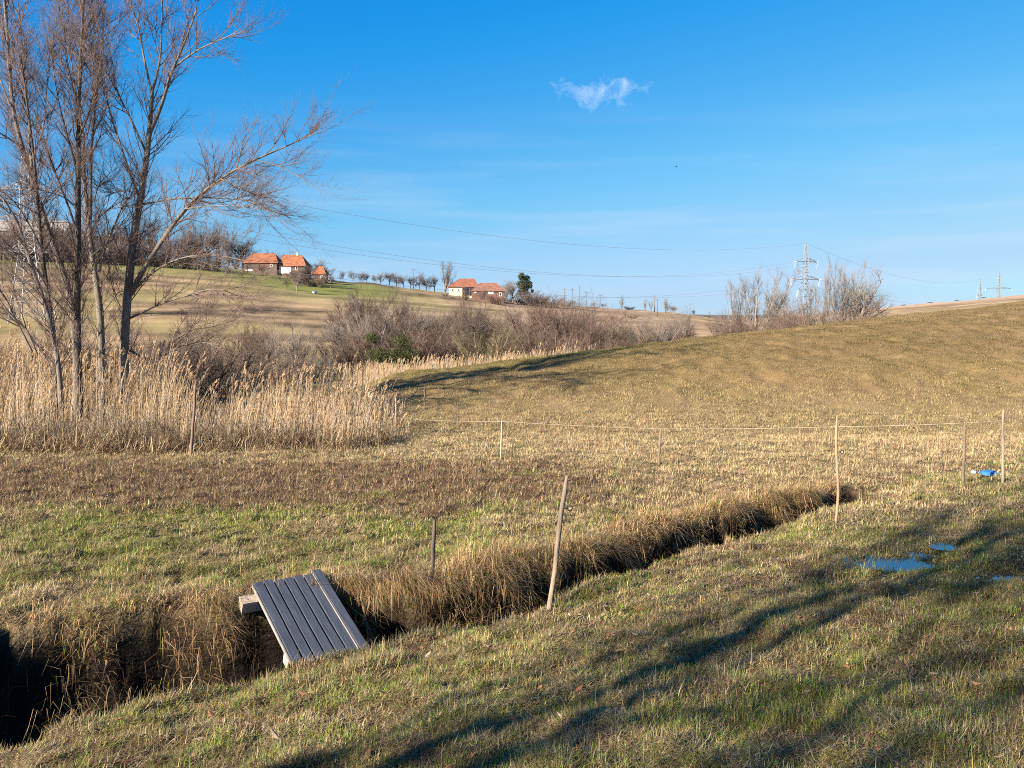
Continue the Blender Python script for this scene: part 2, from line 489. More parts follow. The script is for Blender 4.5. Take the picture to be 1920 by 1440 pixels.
make_ground()


# ------------------------------------------------------------------ grass
M_GRASS = mat('grass_blade', attr=True, rough=.8, transl=.25, spec=.15)


def blade_mesh(name, P, L, Wd, az, lean, curve, col, taper=.8):
    """one bent two-segment blade per row"""
    n = len(P)
    d = np.stack([np.cos(az), np.sin(az), np.zeros(n)], 1); wv = np.stack([-np.sin(az), np.cos(az), np.zeros(n)], 1)
    up = np.array([0, 0, 1.0])
    l1 = lean[:, None]; l2 = (lean + curve)[:, None]
    mid = P + .5 * L[:, None] * (d * np.sin(l1) + up * np.cos(l1))
    tip = mid + .5 * L[:, None] * (d * np.sin(l2) + up * np.cos(l2))
    hw = (Wd / 2)[:, None]
    V = np.stack([P - wv * hw, P + wv * hw, mid - wv * hw * taper, mid + wv * hw * taper, tip], 1).reshape(-1, 3)
    b = np.arange(n)[:, None] * 5
    Lp = np.concatenate([b + np.array([[0, 1, 3, 2]]), b + np.array([[2, 3, 4]])], 1).ravel()
    T = np.tile([4, 3], n)
    return build(name, V, Lp, T, np.repeat(col, 5, axis=0))


def palette(n, g, b, r=None):
    """blade colours: straw, pale straw, brown or green by the amounts g and b"""
    r = rng.random(n) if r is None else r
    c = STRAW[None] * np.ones((n, 1))
    k = rng.random(n)
    c[k < .28] = PALE
    mb = rng.random(n) < b * .75; c[mb] = BROWN
    mg = rng.random(n) < g * .85; c[mg] = GREEN
    mo = mg & (rng.random(n) < .45); c[mo] = OLIVE
    c = c * (.72 + .56 * rng.random((n, 1))) * (1 + .07 * rng.standard_normal((n, 3)))
    return np.clip(c, .01, .8), mg


def in_puddle(x, y, k=1.0):
    m = np.zeros(x.shape, bool)
    for (px, py, pz, rx, ry, th) in _pud:
        m |= np.hypot((x - px) / (rx * k), (y - py) / (ry * k)) < 1
    return m


def scatter(y0, y1, dens):
    """random ground points in a wedge a little wider than the view"""
    n = int(dens * ((y1 * y1 - y0 * y0) * .70 + 5.0 * (y1 - y0)))
    y = np.sqrt(rng.random(n) * (y1 * y1 - y0 * y0) + y0 * y0)
    x = (rng.random(n) * 2 - 1) * (.70 * y + 2.5)
    return x, y


def grass_part(bands, keep, size):
    out = []
    for (y0, y1, dens, wk) in bands:
        x, y = scatter(y0, y1, dens)
        m = keep(x, y); x, y = x[m], y[m]
        out.append((x, y, np.full(len(x), wk)))
    x, y, wk = (np.concatenate(c) for c in zip(*out))
    g, b = zones(x, y)
    tuft = fbm(x * 3.2, y * 3.2, 3, 51); tuft2 = fbm(x * 11, y * 11, 2, 52)
    # thin out between the tufts
    keepm = rng.random(len(x)) < np.clip(.72 + .6 * tuft + .4 * tuft2, .28 + .4 * sstep(22, 30, y), 1)
    x, y, wk, g, b, tuft, tuft2 = (c[keepm] for c in (x, y, wk, g, b, tuft, tuft2))
    n = len(x)
    col, isg = palette(n, g, b)
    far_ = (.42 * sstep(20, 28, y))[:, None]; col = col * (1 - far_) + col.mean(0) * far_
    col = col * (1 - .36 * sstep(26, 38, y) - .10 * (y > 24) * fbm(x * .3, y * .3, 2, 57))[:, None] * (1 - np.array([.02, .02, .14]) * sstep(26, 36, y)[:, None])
    col = col * np.clip(1 + .38 * fbm(x * 4.2, y * 4.2, 2, 53) * (1 - .4 * sstep(20, 40, y)), .45, 1.6)[:, None]
    L, Wd, lean, curve = size(n, x, y, g, b, tuft, tuft2, isg, wk)
    az = rng.random(n) * 2 * math.pi
    z = H(x, y) - .006
    return np.stack([x, y, z], 1), L, Wd, az, lean, curve, col


def make_grass():
    # short grazed grass on the near bank
    def keep(x, y):
        s, w, dep = ditch_coords(x, y)
        return (s < -w * .93) & (~in_puddle(x, y, .95) | (rng.random(len(x)) < .10))
    def size(n, x, y, g, b, t, t2, isg, wk):
        L = (.040 + .034 * rng.random(n) + .022 * t + .016 * t2) * (1 + .15 * isg)
        L = L * np.where(y < 3.8, .9, 1) * (1 + .6 * sstep(9, 13, y))
        L = np.where(rng.random(n) < .012, L * 2.4, L)
        return np.clip(L, .015, .3), (.0024 + .0020 * rng.random(n)) * wk, np.abs(rng.normal(.85, .5, n)), rng.normal(.45, .8, n)
    a = grass_part([(2.2, 4.2, 15000, 1.0), (4.2, 6.5, 9000, 1.2), (6.5, 10, 4600, 1.7), (10, 15, 2100, 2.4), (15, 24, 800, 4.0)], keep, size)
    o = link('grass', blade_mesh('grass', *a), M_GRASS)
    tag(o, 'short olive and straw coloured grass on the near bank in front of the ditch', 'grass', kind='stuff')

    # meadow on the other side of the ditch
    def keep(x, y):
        s, w, dep = ditch_coords(x, y)
        return (s > 0) & (ditch_q(x, y, s, w, dep) > 1.02) & ~in_puddle(x, y, .95)
    def size(n, x, y, g, b, t, t2, isg, wk):
        L = (.058 + .05 * rng.random(n) + .036 * t + .022 * t2) * (1 + .10 * b + .15 * sstep(17, 21, y)) * np.where(isg, .9, 1)
        L = np.where(rng.random(n) < .01, L * 2.2, L)
        return np.clip(L, .03, .6), (.0030 + .002 * rng.random(n)) * wk, np.abs(rng.normal(.9, .5, n)), rng.normal(.45, .8, n)
    a = grass_part([(4, 9.5, 4600, 1.25), (9.5, 14, 2600, 1.7), (14, 19, 1700, 2.0), (19, 27, 1250, 2.4)], keep, size)
    o = link('grass', blade_mesh('grass', *a), M_GRASS)
    tag(o, 'straw, green and brown meadow grass between the ditch and the hill', 'grass', kind='stuff')

    # dry grass over the hill
    def keep(x, y):
        yc = np.interp(x, _nx, _ny)
        return (y < yc + 5) & (rng.random(len(x)) < np.where(x < -9, .35, 1))
    def size(n, x, y, g, b, t, t2, isg, wk):
        big = fbm(x * 1.0, y * .7, 3, 55)
        L = (.06 + .055 * rng.random(n) + .04 * big) * (1.25 - .3 * sstep(27, 36, y))
        return np.clip(L, .03, .5), (.0055 + .004 * rng.random(n)) * wk, np.abs(rng.normal(1.0, .45, n)), rng.normal(.45, .7, n)
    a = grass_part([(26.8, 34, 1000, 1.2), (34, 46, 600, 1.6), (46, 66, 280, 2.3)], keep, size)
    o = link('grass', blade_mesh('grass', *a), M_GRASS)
    tag(o, 'golden brown dry grass covering the hill on the right', 'grass', kind='stuff')

    # thatch: flat dead blades matted close to the soil everywhere
    def keep(x, y):
        s, w, dep = ditch_coords(x, y)
        return (ditch_q(x, y, s, w, dep) > 1.02) & ~in_puddle(x, y, 1.0)
    out = []
    for (y0, y1, dens, wk) in [(2.2, 4.2, 9000, 1.0), (4.2, 6.5, 6500, 1.2), (6.5, 10, 3000, 1.7), (10, 15, 1300, 2.5), (15, 26, 450, 4.0)]:
        x, y = scatter(y0, y1, dens); m = keep(x, y); out.append((x[m], y[m], np.full(m.sum(), wk)))
    x, y, wk = (np.concatenate(c) for c in zip(*out)); n = len(x)
    g, b = zones(x, y); col, _ = palette(n, g * .35, np.clip(b + .25, 0, 1)); col = col * .85
    P = np.stack([x, y, H(x, y) + .004 + .012 * rng.random(n)], 1)
    me = blade_mesh('dead_thatch', P, .04 + .07 * rng.random(n), (.0024 + .002 * rng.random(n)) * wk, rng.random(n) * 6.28, rng.normal(1.42, .16, n), rng.normal(.1, .5, n), col)
    o = link('dead_thatch', me, M_GRASS)
    tag(o, 'flat dead grass matted over the soil of the bank and meadow', 'grass', kind='stuff')

    # long dead grass in uneven tussocks that hang over the far lip, and a short fringe on the near lip
    dirb = np.array([-.54, .84]); cenb = np.array([-1.72, 6.95])
    def on_panel(p, hw=.36):
        bx, by = (p - cenb).T
        lat = bx * dirb[1] - by * dirb[0]; lon = bx * dirb[0] + by * dirb[1]
        return ((np.abs(lat) < hw) & (np.abs(lon) < .72)) | ((lat < 0) & (lat > -.66) & (lon > .22) & (lon < .72))
    def along(k):
        i = k.astype(int); f = (k - i)[:, None]
        return DC[i] * (1 - f) + DC[i + 1] * f, norm(DN[i] * (1 - f) + DN[i + 1] * f), DW[i] * (1 - f[:, 0]) + DW[i + 1] * f[:, 0]
    nt = 900
    cx, nrm, w = along(rng.random(nt) ** .85 * (len(DC) - 1.15))
    c0 = cx + nrm * w[:, None]
    deep = rng.random(nt)                                     # some sit on the edge, some lower on the wall, some back on the meadow
    size = (.08 + .28 * rng.random(nt) ** 1.6) * np.clip(1 + .7 * fbm(c0[:, 0] * 1.8, c0[:, 1] * 1.8, 2, 61), .5, 1.7)
    off = np.where(deep < .36, w * (.95 + .12 * rng.random(nt)), np.where(deep < .46, w * (.72 + .2 * rng.random(nt)), w + .03 + .34 * rng.random(nt)))
    c = cx + nrm * off[:, None]
    ok = rng.random(nt) < np.clip(.46 + 1.9 * fbm(c[:, 0] * 1.8, c[:, 1] * 1.8, 2, 61), .02, 1)
    c, nrm, size, deep = c[ok], nrm[ok], size[ok], deep[ok]
    per = (40 + 75 * rng.random(len(c))).astype(int); i = np.repeat(np.arange(len(c)), per); n = len(i)
    tone = rng.random(len(c)); swing = rng.normal(0, .6, len(c))
    p = c[i] + rng.normal(0, 1, (n, 2)) * (.10 + .25 * size[i])[:, None] * .55
    az0 = np.arctan2(-nrm[i, 1], -nrm[i, 0])
    az = np.where(rng.random(n) < .72, az0 + swing[i] + rng.normal(0, .65, n), rng.random(n) * 6.28)
    L = (.10 + size[i]) * (.55 + .75 * rng.random(n)) * np.where(c[i, 1] > 10.5, .75, 1)
    lean = np.abs(rng.normal(.85, .42, n)); curve = np.abs(rng.normal(1.0, .6, n))
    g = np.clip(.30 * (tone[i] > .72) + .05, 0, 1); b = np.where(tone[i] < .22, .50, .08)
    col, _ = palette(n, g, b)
    col = col * np.where(tone[i] < .15, .75, 1.08)[:, None] * np.array([1.08, .96, .90])  # straw brightened to stand in for sunlight on the tussocks, tinted warm
    kp = ~on_panel(p)
    P = np.concatenate([p, H(p[:, 0], p[:, 1])[:, None] - .01], 1)
    wd = (.0032 + .0024 * rng.random(n)) * np.where(p[:, 1] > 9.5, 1.6, 1)
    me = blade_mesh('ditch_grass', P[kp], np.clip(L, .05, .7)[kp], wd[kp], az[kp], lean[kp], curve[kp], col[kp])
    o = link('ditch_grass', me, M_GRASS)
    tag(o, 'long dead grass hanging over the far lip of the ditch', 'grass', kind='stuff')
    n = 30000
    cx, nrm, w = along(rng.random(n) ** .80 * (len(DC) - 1.8))
    q = np.where(rng.random(n) < .6, .80 + .30 * rng.random(n), .45 + .45 * rng.random(n))
    p = cx + nrm * (w * q)[:, None]
    cl = fbm(p[:, 0] * 2.6, p[:, 1] * 2.6, 3, 68); cl2 = fbm(p[:, 0] * 9, p[:, 1] * 9, 2, 69)
    kp = (rng.random(n) < np.clip(.17 + 1.7 * cl + .5 * cl2, .01, 1)) & ~on_panel(p)
    p, nrm, q, cl = p[kp], nrm[kp], q[kp], cl[kp]; n = len(p)
    leftward = 1 - sstep(5.5, 9.5, p[:, 1])
    L = (.16 + .22 * rng.random(n) + .10 * cl) * (.8 + .75 * leftward) * np.where(q < .8, .6, 1)
    az = np.arctan2(-nrm[:, 1], -nrm[:, 0]) + .5 * cl + rng.normal(0, .42, n)
    lean = np.where(q > .8, rng.normal(.95, .3, n), rng.normal(1.5, .5, n)); curve = np.abs(rng.normal(1.25, .45, n))
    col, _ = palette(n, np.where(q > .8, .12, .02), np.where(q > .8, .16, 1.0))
    col = col * np.where(q < .8, .40, 1.0)[:, None] * np.array([1.08, .96, .90])  # shade painted in: blades low on the wall darkened, upper ones kept bright as sunlit
    P = np.concatenate([p, H(p[:, 0], p[:, 1])[:, None] + .01], 1)
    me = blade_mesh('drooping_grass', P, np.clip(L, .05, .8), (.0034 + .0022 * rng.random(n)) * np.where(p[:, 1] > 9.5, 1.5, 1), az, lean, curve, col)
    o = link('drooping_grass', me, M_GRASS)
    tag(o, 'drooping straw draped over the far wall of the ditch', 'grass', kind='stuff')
    n = 9000
    cx, nrm, w = along(rng.random(n) ** .85 * (len(DC) - 1.3))
    p = cx - nrm * (w * (.90 + .16 * rng.random(n)))[:, None]
    L = .05 + .10 * rng.random(n) ** 1.6; az = rng.random(n) * 6.28
    col, _ = palette(n, np.full(n, .12), np.full(n, .15))
    P = np.concatenate([p, H(p[:, 0], p[:, 1])[:, None] - .005], 1)
    kp = ~(on_panel(p, .30) & (p[:, 1] > 6.6)) & (rng.random(n) < np.clip(.7 + .8 * fbm(p[:, 0] * 3, p[:, 1] * 3, 2, 63), .1, 1))
    me = blade_mesh('bank_fringe', P[kp], L[kp], (.003 + .002 * rng.random(n))[kp], az[kp], np.abs(rng.normal(.5, .45, n))[kp], rng.normal(.4, .6, n)[kp], col[kp])
    o = link('bank_fringe', me, M_GRASS)
    tag(o, 'short straw fringe along the near edge of the ditch', 'grass', kind='stuff')

    n = 2600
    e0, e1 = np.array([-1.62, 5.36]), np.array([-.93, 5.72])
    t = rng.random(n) * 1.3 - .15; p = e0 + t[:, None] * (e1 - e0) + np.stack([rng.normal(.02, .05, n), rng.normal(-.05, .05, n)], 1)
    col, _ = palette(n, np.full(n, .3), np.full(n, .1))
    me = blade_mesh('bank_fringe', np.concatenate([p, H(p[:, 0], p[:, 1])[:, None] - .01], 1), .06 + .12 * rng.random(n) ** 1.5, .003 + .002 * rng.random(n), rng.random(n) * 6.28, np.abs(rng.normal(.45, .35, n)), rng.normal(.4, .5, n), col)
    o = link('bank_fringe', me, M_GRASS)
    tag(o, 'grass on the near edge of the ditch in front of the plank panel', 'grass', kind='stuff')

    # stalks and roots in the bottom and on the walls of the ditch
    n = 22000
    k = rng.random(n) ** 1.05 * (len(DC) - 3.0); i = k.astype(int); f = k - i
    cx = DC[i] * (1 - f)[:, None] + DC[i + 1] * f[:, None]; nrm = norm(DN[i] * (1 - f)[:, None] + DN[i + 1] * f[:, None]); w = DW[i] * (1 - f) + DW[i + 1] * f
    p = cx + nrm * (w * (rng.random(n) * 1.5 - .5))[:, None]
    az = rng.random(n) * 6.28; lean = np.abs(rng.normal(.5, .45, n)); curve = rng.normal(.5, .6, n)
    P = np.concatenate([p, H(p[:, 0], p[:, 1])[:, None]], 1)
    L = .10 + .42 * rng.random(n) ** 2.2
    col = np.where(rng.random((n, 1)) < .72, BROWN * .5, STRAW * .5) * (.5 + .6 * rng.random((n, 1)))  # stalk colours darkened to stand in for shade inside the ditch
    bx, by = (p - cenb).T
    lon = bx * dirb[0] + by * dirb[1]; lat = bx * dirb[1] - by * dirb[0]
    kp = ~((np.abs(lat) < .40) & (np.abs(lon) < .72))
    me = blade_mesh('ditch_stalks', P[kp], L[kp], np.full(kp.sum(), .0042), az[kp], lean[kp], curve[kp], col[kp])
    o = link('ditch_stalks', me, M_GRASS)
    tag(o, 'brown stalks and hanging roots inside the ditch', 'dead stalks', kind='stuff')

    # dead weeds of the brown patch in the meadow
    n = 26000
    x = rng.uniform(-15, 5, n); y = rng.uniform(10.5, 19.5, n)
    g, b = zones(x, y); s, w, dep = ditch_coords(x, y)
    kp = (rng.random(n) < np.clip((b - .35) * 1.7, 0, 1)) & (s > w + .4) & (np.abs(x) < .72 * y + 2)
    x, y = x[kp], y[kp]; n = len(x)
    t = fbm(x * 1.6, y * 1.6, 3, 64)
    col = np.where(rng.random((n, 1)) < .62, np.array([.115, .066, .045]), np.array([.26, .18, .11])) * (.65 + .7 * rng.random((n, 1)))
    me = blade_mesh('dead_weeds', np.stack([x, y, H(x, y) - .01], 1), np.clip(.13 + .16 * rng.random(n) + .08 * t, .05, .5), .0055 + .005 * rng.random(n),
                    rng.random(n) * 6.28, np.abs(rng.normal(.85, .5, n)), rng.normal(.3, .7, n), col)
    o = link('dead_weeds', me, M_GRASS)
    tag(o, 'dark brown patch of dead weeds across the left of the meadow', 'weeds', kind='stuff')

    # reddish dry stalks along the foot of the hill
    n = 14000
    x = rng.uniform(-6, 15, n); y = rng.uniform(18.5, 26.5, n)
    t = fbm(x * .45, y * .6, 3, 66)
    kp = rng.random(n) < np.clip(.15 + 1.2 * t, 0, 1)
    x, y = x[kp], y[kp]; n = len(x)
    col = np.where(rng.random((n, 1)) < .45, np.array([.36, .20, .125]), PALE * .9) * (.7 + .5 * rng.random((n, 1)))
    me = blade_mesh('dry_stalks', np.stack([x, y, H(x, y) - .01], 1), .10 + .16 * rng.random(n), .006 + .005 * rng.random(n),
                    rng.random(n) * 6.28, np.abs(rng.normal(.35, .3, n)), rng.normal(.2, .4, n), col)
    o = link('dry_stalks', me, M_GRASS)
    tag(o, 'reddish dry stalks along the foot of the hill behind the wire', 'dead stalks', kind='stuff')

    # fallen leaves and bits of straw on the near bank
    n = 1500
    x, y = scatter(2.6, 7.5, 60); kp = rng.random(len(x)) < .5 + .5 * fbm(x * .9, y * .9, 2, 67); x, y = x[kp], y[kp]
    s, w, dep = ditch_coords(x, y); kp = (s < -w - .1) & ~in_puddle(x, y, 1.0); x, y = x[kp], y[kp]; n = len(x)
    az = rng.random(n) * 6.28; sz = .012 + .022 * rng.random(n) ** 2
    d = np.stack([np.cos(az), np.sin(az)], 1); e = np.stack([-np.sin(az), np.cos(az)], 1)
    zz = H(x, y) + .012 + .02 * rng.random(n); ti = rng.normal(0, .35, n)
    c = np.stack([x, y, zz], 1)
    def pt(a, b, up): return c + np.concatenate([d * (a * sz)[:, None] + e * (b * sz)[:, None], (up * sz + a * sz * ti)[:, None]], 1)
    V = np.stack([pt(-1.2, 0, .2), pt(-.2, -.65, .1), pt(1.2, 0, .35), pt(-.2, .65, -.05)], 1).reshape(-1, 3)
    b4 = np.arange(n)[:, None] * 4
    cols = np.array([[.30, .17, .08], [.20, .11, .06], [.42, .30, .20], [.36, .14, .07], [.13, .08, .05]])[rng.integers(0, 5, n)] * (.7 + .6 * rng.random((n, 1)))
    me = build('leaf_litter', V, (b4 + np.array([[0, 1, 2, 3]])).ravel(), np.full(n, 4), np.repeat(cols, 4, 0))
    o = link('leaf_litter', me, M_GRASS)
    tag(o, 'brown fallen leaves scattered over the near bank', 'leaves', kind='stuff')


make_grass()


# ------------------------------------------------------------------ puddles
def make_puddles():
    m = mat('puddle_water', (.018, .022, .025), rough=.04, spec=.5, ior=3.0, bump=.03, bscale=9)
    labels = ['largest blue puddle in the grass of the near bank', 'small puddle just above and right of the largest puddle',
              'puddle at the right edge of the view in the tree shade', 'thin grassy strip of water along the top of the largest puddle']
    for (px, py, pz, rx, ry, th), lab in zip(_pud, labels):
        k = 40; a = np.arange(k) / k * 2 * math.pi
        rad = 1.25 + .22 * fbm(np.cos(a) * 1.7 + px, np.sin(a) * 1.7 + py, 3, 71)
        V = np.concatenate([[[0, 0, 0]], np.stack([np.cos(a) * rx * rad, np.sin(a) * ry * rad, 0 * a], 1)])
        F = np.stack([np.zeros(k, int), 1 + np.arange(k), 1 + (np.arange(k) + 1) % k], 1)
        g = Geo(); g.add(V, F)
        o = link('puddle', g.mesh('puddle'), m, loc=(px, py, pz - .004))
        tag(o, lab, 'puddle', 'puddles on the near bank', kind='structure')


make_puddles()


# ------------------------------------------------------------------ reeds
def spindle_plume(base, d, size, n_per, cols):
    """feathery seed heads: n_per short blades along each plume axis"""
    N = len(base)
    t = rng.random((N, n_per)) ** .8
    ax = base[:, None] + d[:, None] * (t * size[:, None])[..., None]
    prof = np.sin(np.pi * np.clip(.12 + .88 * t, 0, 1)) ** .8
    az = rng.random((N, n_per)) * 6.28
    out = np.stack([np.cos(az), np.sin(az), .9 + 0 * az], -1)
    out = norm(out + d[:, None] * .9 + np.array([.5, .1, -.2]))
    L = (.26 * size[:, None] * prof * (.7 + .6 * rng.random((N, n_per))))[..., None]
    tip = ax + out * L
    wv = norm(np.cross(out, rng.standard_normal((N, n_per, 3)))) * (.06 * size[:, None, None])* (.5 + .5 * prof[..., None])
    V = np.stack([ax - wv * .4, ax + wv * .4, tip + wv * .25, tip - wv * .25], 2).reshape(-1, 3)
    b = np.arange(N * n_per)[:, None] * 4
    F = b + np.array([[0, 1, 2, 3]])
    C = np.repeat(np.repeat(cols, n_per, 0) * (.75 + .5 * rng.random((N * n_per, 1))), 4, 0)
    return V, F, C


def reed_mesh(name, x, y, hgt, plume_p, lean_dir, lean_amt, leaves, wide=1.0):
    n = len(x); G = Geo()
    z = H(x, y) - .05
    K = 4; tt = np.linspace(0, 1, K)
    la = lean_amt * (1 + .6 * rng.standard_normal(n)); ld = lean_dir + rng.normal(0, .9, n)
    dx = np.cos(ld)[:, None] * la[:, None] * tt ** 1.8 * hgt[:, None]; dy = np.sin(ld)[:, None] * la[:, None] * tt ** 1.8 * hgt[:, None]
    P = np.stack([x[:, None] + dx, y[:, None] + dy, z[:, None] + tt * hgt[:, None] * (1 - .3 * la[:, None] ** 2 * tt)], -1)
    R = np.linspace(.0062, .0026, K)[None] * (.8 + .5 * rng.random((n, 1))) * wide
    V, F = tubes(P, R, 3)
    base = np.where(rng.random((n, 1)) < .62, np.array([.49, .35, .205]), np.array([.27, .178, .105]))
    base = np.where(rng.random((n, 1)) < .18, np.array([.42, .36, .28]), base) * (.7 + .5 * rng.random((n, 1)))
    G.add(V, F, np.repeat(base, K * 3, 0))
    # leaves: narrow strips that leave the stem and droop
    m = n * leaves; i = np.repeat(np.arange(n), leaves)
    t = .15 + .75 * rng.random(m); kk = np.clip((t * (K - 1)).astype(int), 0, K - 2); f = t * (K - 1) - kk
    p0 = P[i, kk] * (1 - f)[:, None] + P[i, kk + 1] * f[:, None]
    az = np.where(rng.random(m) < .6, .2 + rng.normal(0, .8, m), rng.random(m) * 6.28)
    d = np.stack([np.cos(az), np.sin(az), 0 * az], 1); wv = np.stack([-np.sin(az), np.cos(az), 0 * az], 1)
    L = (.22 + .30 * rng.random(m)) * np.clip(hgt[i] / 2.2, .5, 1.2); l0 = np.abs(rng.normal(.45, .25, m)); l1 = l0 + np.abs(rng.normal(1.0, .6, m))
    mid = p0 + (L * .5)[:, None] * (d * np.sin(l0)[:, None] + np.array([0, 0, 1]) * np.cos(l0)[:, None])
    tip = mid + (L * .5)[:, None] * (d * np.sin(l1)[:, None] + np.array([0, 0, 1]) * np.cos(l1)[:, None])
    hw = ((.0035 + .004 * rng.random(m)) * wide)[:, None]
    V = np.stack([p0 - wv * hw * .6, p0 + wv * hw * .6, mid + wv * hw, mid - wv * hw, tip], 1).reshape(-1, 3)
    b = np.arange(m)[:, None] * 5
    colL = base[i] * (.75 + .6 * rng.random((m, 1)))
    G.add(V, b + np.array([[0, 1, 2, 3]]), np.repeat(colL, 5, 0))
    G.add(V, b + np.array([[3, 2, 4]]), np.repeat(colL, 5, 0))
    # plumes
    s = rng.random(n) < plume_p
    tip = P[s, -1]; d = norm(P[s, -1] - P[s, -2] + np.array([.10, 0, 0]))
    sz = (.19 + .15 * rng.random(s.sum())) * wide ** .5
    pc = np.where(rng.random((s.sum(), 1)) < .7, np.array([.55, .40, .25]), np.array([.42, .27, .17]))
    V, F, C = spindle_plume(tip - d * .02, d, sz, 40, pc)
    G.add(V, F, C)
    return G.mesh(name)


M_REED = mat('dry_reed', attr=True, rough=.75, transl=.22, spec=.2)


def make_reeds():
    n = 14500
    x = rng.uniform(-19.5, -2.6, n); y = rng.uniform(18.6, 29, n)
    u = 960 + 1500 * x / y
    front = np.interp(u, [-400, 100, 330, 420, 520, 640, 720, 760], [20.4, 20.4, 20.0, 20.4, 20.4, 21.0, 22.1, 23.0]) + .5 * fbm(x * .9, y * 0, 2, 81)
    dens = np.clip(.8 + .6 * fbm(x * .5, y * .5, 3, 82), .2, 1) * np.interp(u, [-300, 200, 330, 380, 430, 640, 720, 765], [.62, .62, .55, .32, .85, .75, .40, .05])
    front = front + np.interp(u, [300, 420], [1.3, 0]) + np.abs(rng.normal(0, .7, n)) - .45 + .9 * fbm(x * .55, y * 0 + 1.7, 3, 83)
    kp = (y > front) & (rng.random(n) < dens) & (u < 765)
    x, y, u, front = x[kp], y[kp], u[kp], front[kp]
    tall = np.interp(u, [-300, 0, 150, 300, 360, 400, 450, 560, 640, 700, 735, 760], [3.5, 3.5, 3.6, 3.3, 2.3, 1.8, 2.45, 2.4, 2.2, 1.7, 1.25, .9])
    h = tall * (.36 + .12 * (u < 310) + .34 * rng.random(len(x)) + .30 * rng.random(len(x)) * (rng.random(len(x)) < .17)) * np.clip(.55 + .45 * (y - front) / 1.6, .4, 1)
    h = h * (.93 + .13 * fbm(x * .6, y * .6, 2, 85))
    me = reed_mesh('reeds', x, y, h, np.where(h > .64 * tall, .75, .02), .25, .17, 5)
    o = link('reeds', me, M_REED)
    tag(o, 'bed of tall straw coloured reeds with feathery plumes under the bare trees', 'reeds', kind='stuff')

    # matted litter of fallen reed leaves along the front of the reed bed
    n = 17000
    x = rng.uniform(-17, -3.2, n); u = rng.uniform(-200, 730, n)
    fr = np.interp(u, [-400, 100, 330, 420, 520, 640, 720, 760], [20.4, 20.4, 20.0, 20.4, 20.4, 21.0, 22.1, 23.0])
    y = fr + rng.normal(-.1, .75, n); x = (u - 960) / 1500 * y
    cl = fbm(x * 1.2, y * 1.2, 3, 86); kp = rng.random(n) < np.clip(.55 + .8 * cl, .05, 1)
    x, y, cl = x[kp], y[kp], cl[kp]; n = len(x)
    col = np.where(rng.random((n, 1)) < .66, np.array([.17, .105, .06]), np.where(rng.random((n, 1)) < .5, PALE, STRAW)) * (.65 + .6 * rng.random((n, 1)))
    P = np.stack([x, y, H(x, y) + .22 * rng.random(n) * np.clip(.6 + cl, 0, 1.5)], 1)
    me = blade_mesh('reed_litter', P, .25 + .5 * rng.random(n), .010 + .008 * rng.random(n), rng.random(n) * 6.28, np.abs(rng.normal(.9, .4, n)), rng.normal(.7, .6, n), col)
    o = link('reed_litter', me, M_REED)
    tag(o, 'matted fallen reed leaves along the front of the reed bed', 'dead leaves', kind='stuff')

    # knee-high tangle of broken stems and dead brush in front of the left half of the reeds
    n = 17000
    u = np.where(rng.random(n) < .8, rng.uniform(-150, 440, n), rng.uniform(380, 720, n)); y = np.interp(u, [-400, 330, 440, 740], [19.5, 19.6, 20.0, 21.8]) + 2.2 * rng.random(n); x = (u - 960) / 1500 * y
    cl = fbm(x * 1.5, y * 1.5, 3, 89); kp = rng.random(n) < np.clip(.5 + .95 * cl, .05, 1); x, y, cl, u = x[kp], y[kp], cl[kp], u[kp]; n = len(x)
    pick = rng.random((n, 1))
    col = np.where(pick < .30, np.array([.30, .245, .195]), np.where(pick < .58, np.array([.15, .095, .06]), np.where(pick < .85, STRAW, PALE * .95))) * (.6 + .6 * rng.random((n, 1)))
    hgt = np.interp(u, [-150, 330, 440, 720], [.75, .75, .4, .3]) * np.clip(.75 + .8 * cl, .25, 1.5)
    P = np.stack([x, y, H(x, y) + hgt * rng.random(n) ** 1.4 - .03], 1)
    me = blade_mesh('dead_brush', P, .25 + .55 * rng.random(n), .007 + .007 * rng.random(n), rng.random(n) * 6.28, np.abs(rng.normal(.75, .5, n)), rng.normal(.6, .9, n), col)
    o = link('dead_brush', me, M_REED)
    tag(o, 'tangle of broken stems and dead brush in front of the left reeds', 'brush', kind='stuff')

    # rusty heap of sedge at the left edge and a dark one further right
    for (u0, v0, rx, hh, cnt, c1, lab) in ((60, 800, 1.5, .72, 8000, np.array([.21, .115, .05]), 'dark rusty brown tussock of sedge at the left edge of the reeds'),
                                           (465, 795, .75, .30, 1800, np.array([.15, .10, .07]), 'low dark tussock in front of the reeds near the middle of the bed'),
                                           (305, 828, .8, .34, 2200, np.array([.13, .08, .05]), 'dark matted tussock at the foot of the reeds left of the flat topped stake')):
        p = hit(u0, v0); n = cnt
        ang = rng.random(n) * 6.28; rr = np.sqrt(rng.random(n))
        lx = rx * rr * np.cos(ang); ly = .6 * rx * rr * np.sin(ang)
        x, y = p[0] + lx, p[1] + .4 + ly
        z = H(x, y) + hh * np.clip(1 - rr ** 2, 0, 1) * (.6 + .5 * fbm(x * 2.5, y * 2.5, 2, 87)) * rng.random(n) ** .5
        col = np.where(rng.random((n, 1)) < .74, c1, STRAW * .9) * (.6 + .7 * rng.random((n, 1)))
        me = blade_mesh('sedge_tussock', np.stack([x - p[0], y - p[1], z - p[2]], 1), .22 + .3 * rng.random(n), .009 + .006 * rng.random(n),
                        ang + rng.normal(0, .6, n), .4 + .7 * rr + rng.normal(0, .25, n), np.abs(rng.normal(1.1, .5, n)), col)
        o = link('sedge_tussock', me, M_REED, loc=p)
        tag(o, lab, 'tussock', 'sedge tussocks by the reeds')

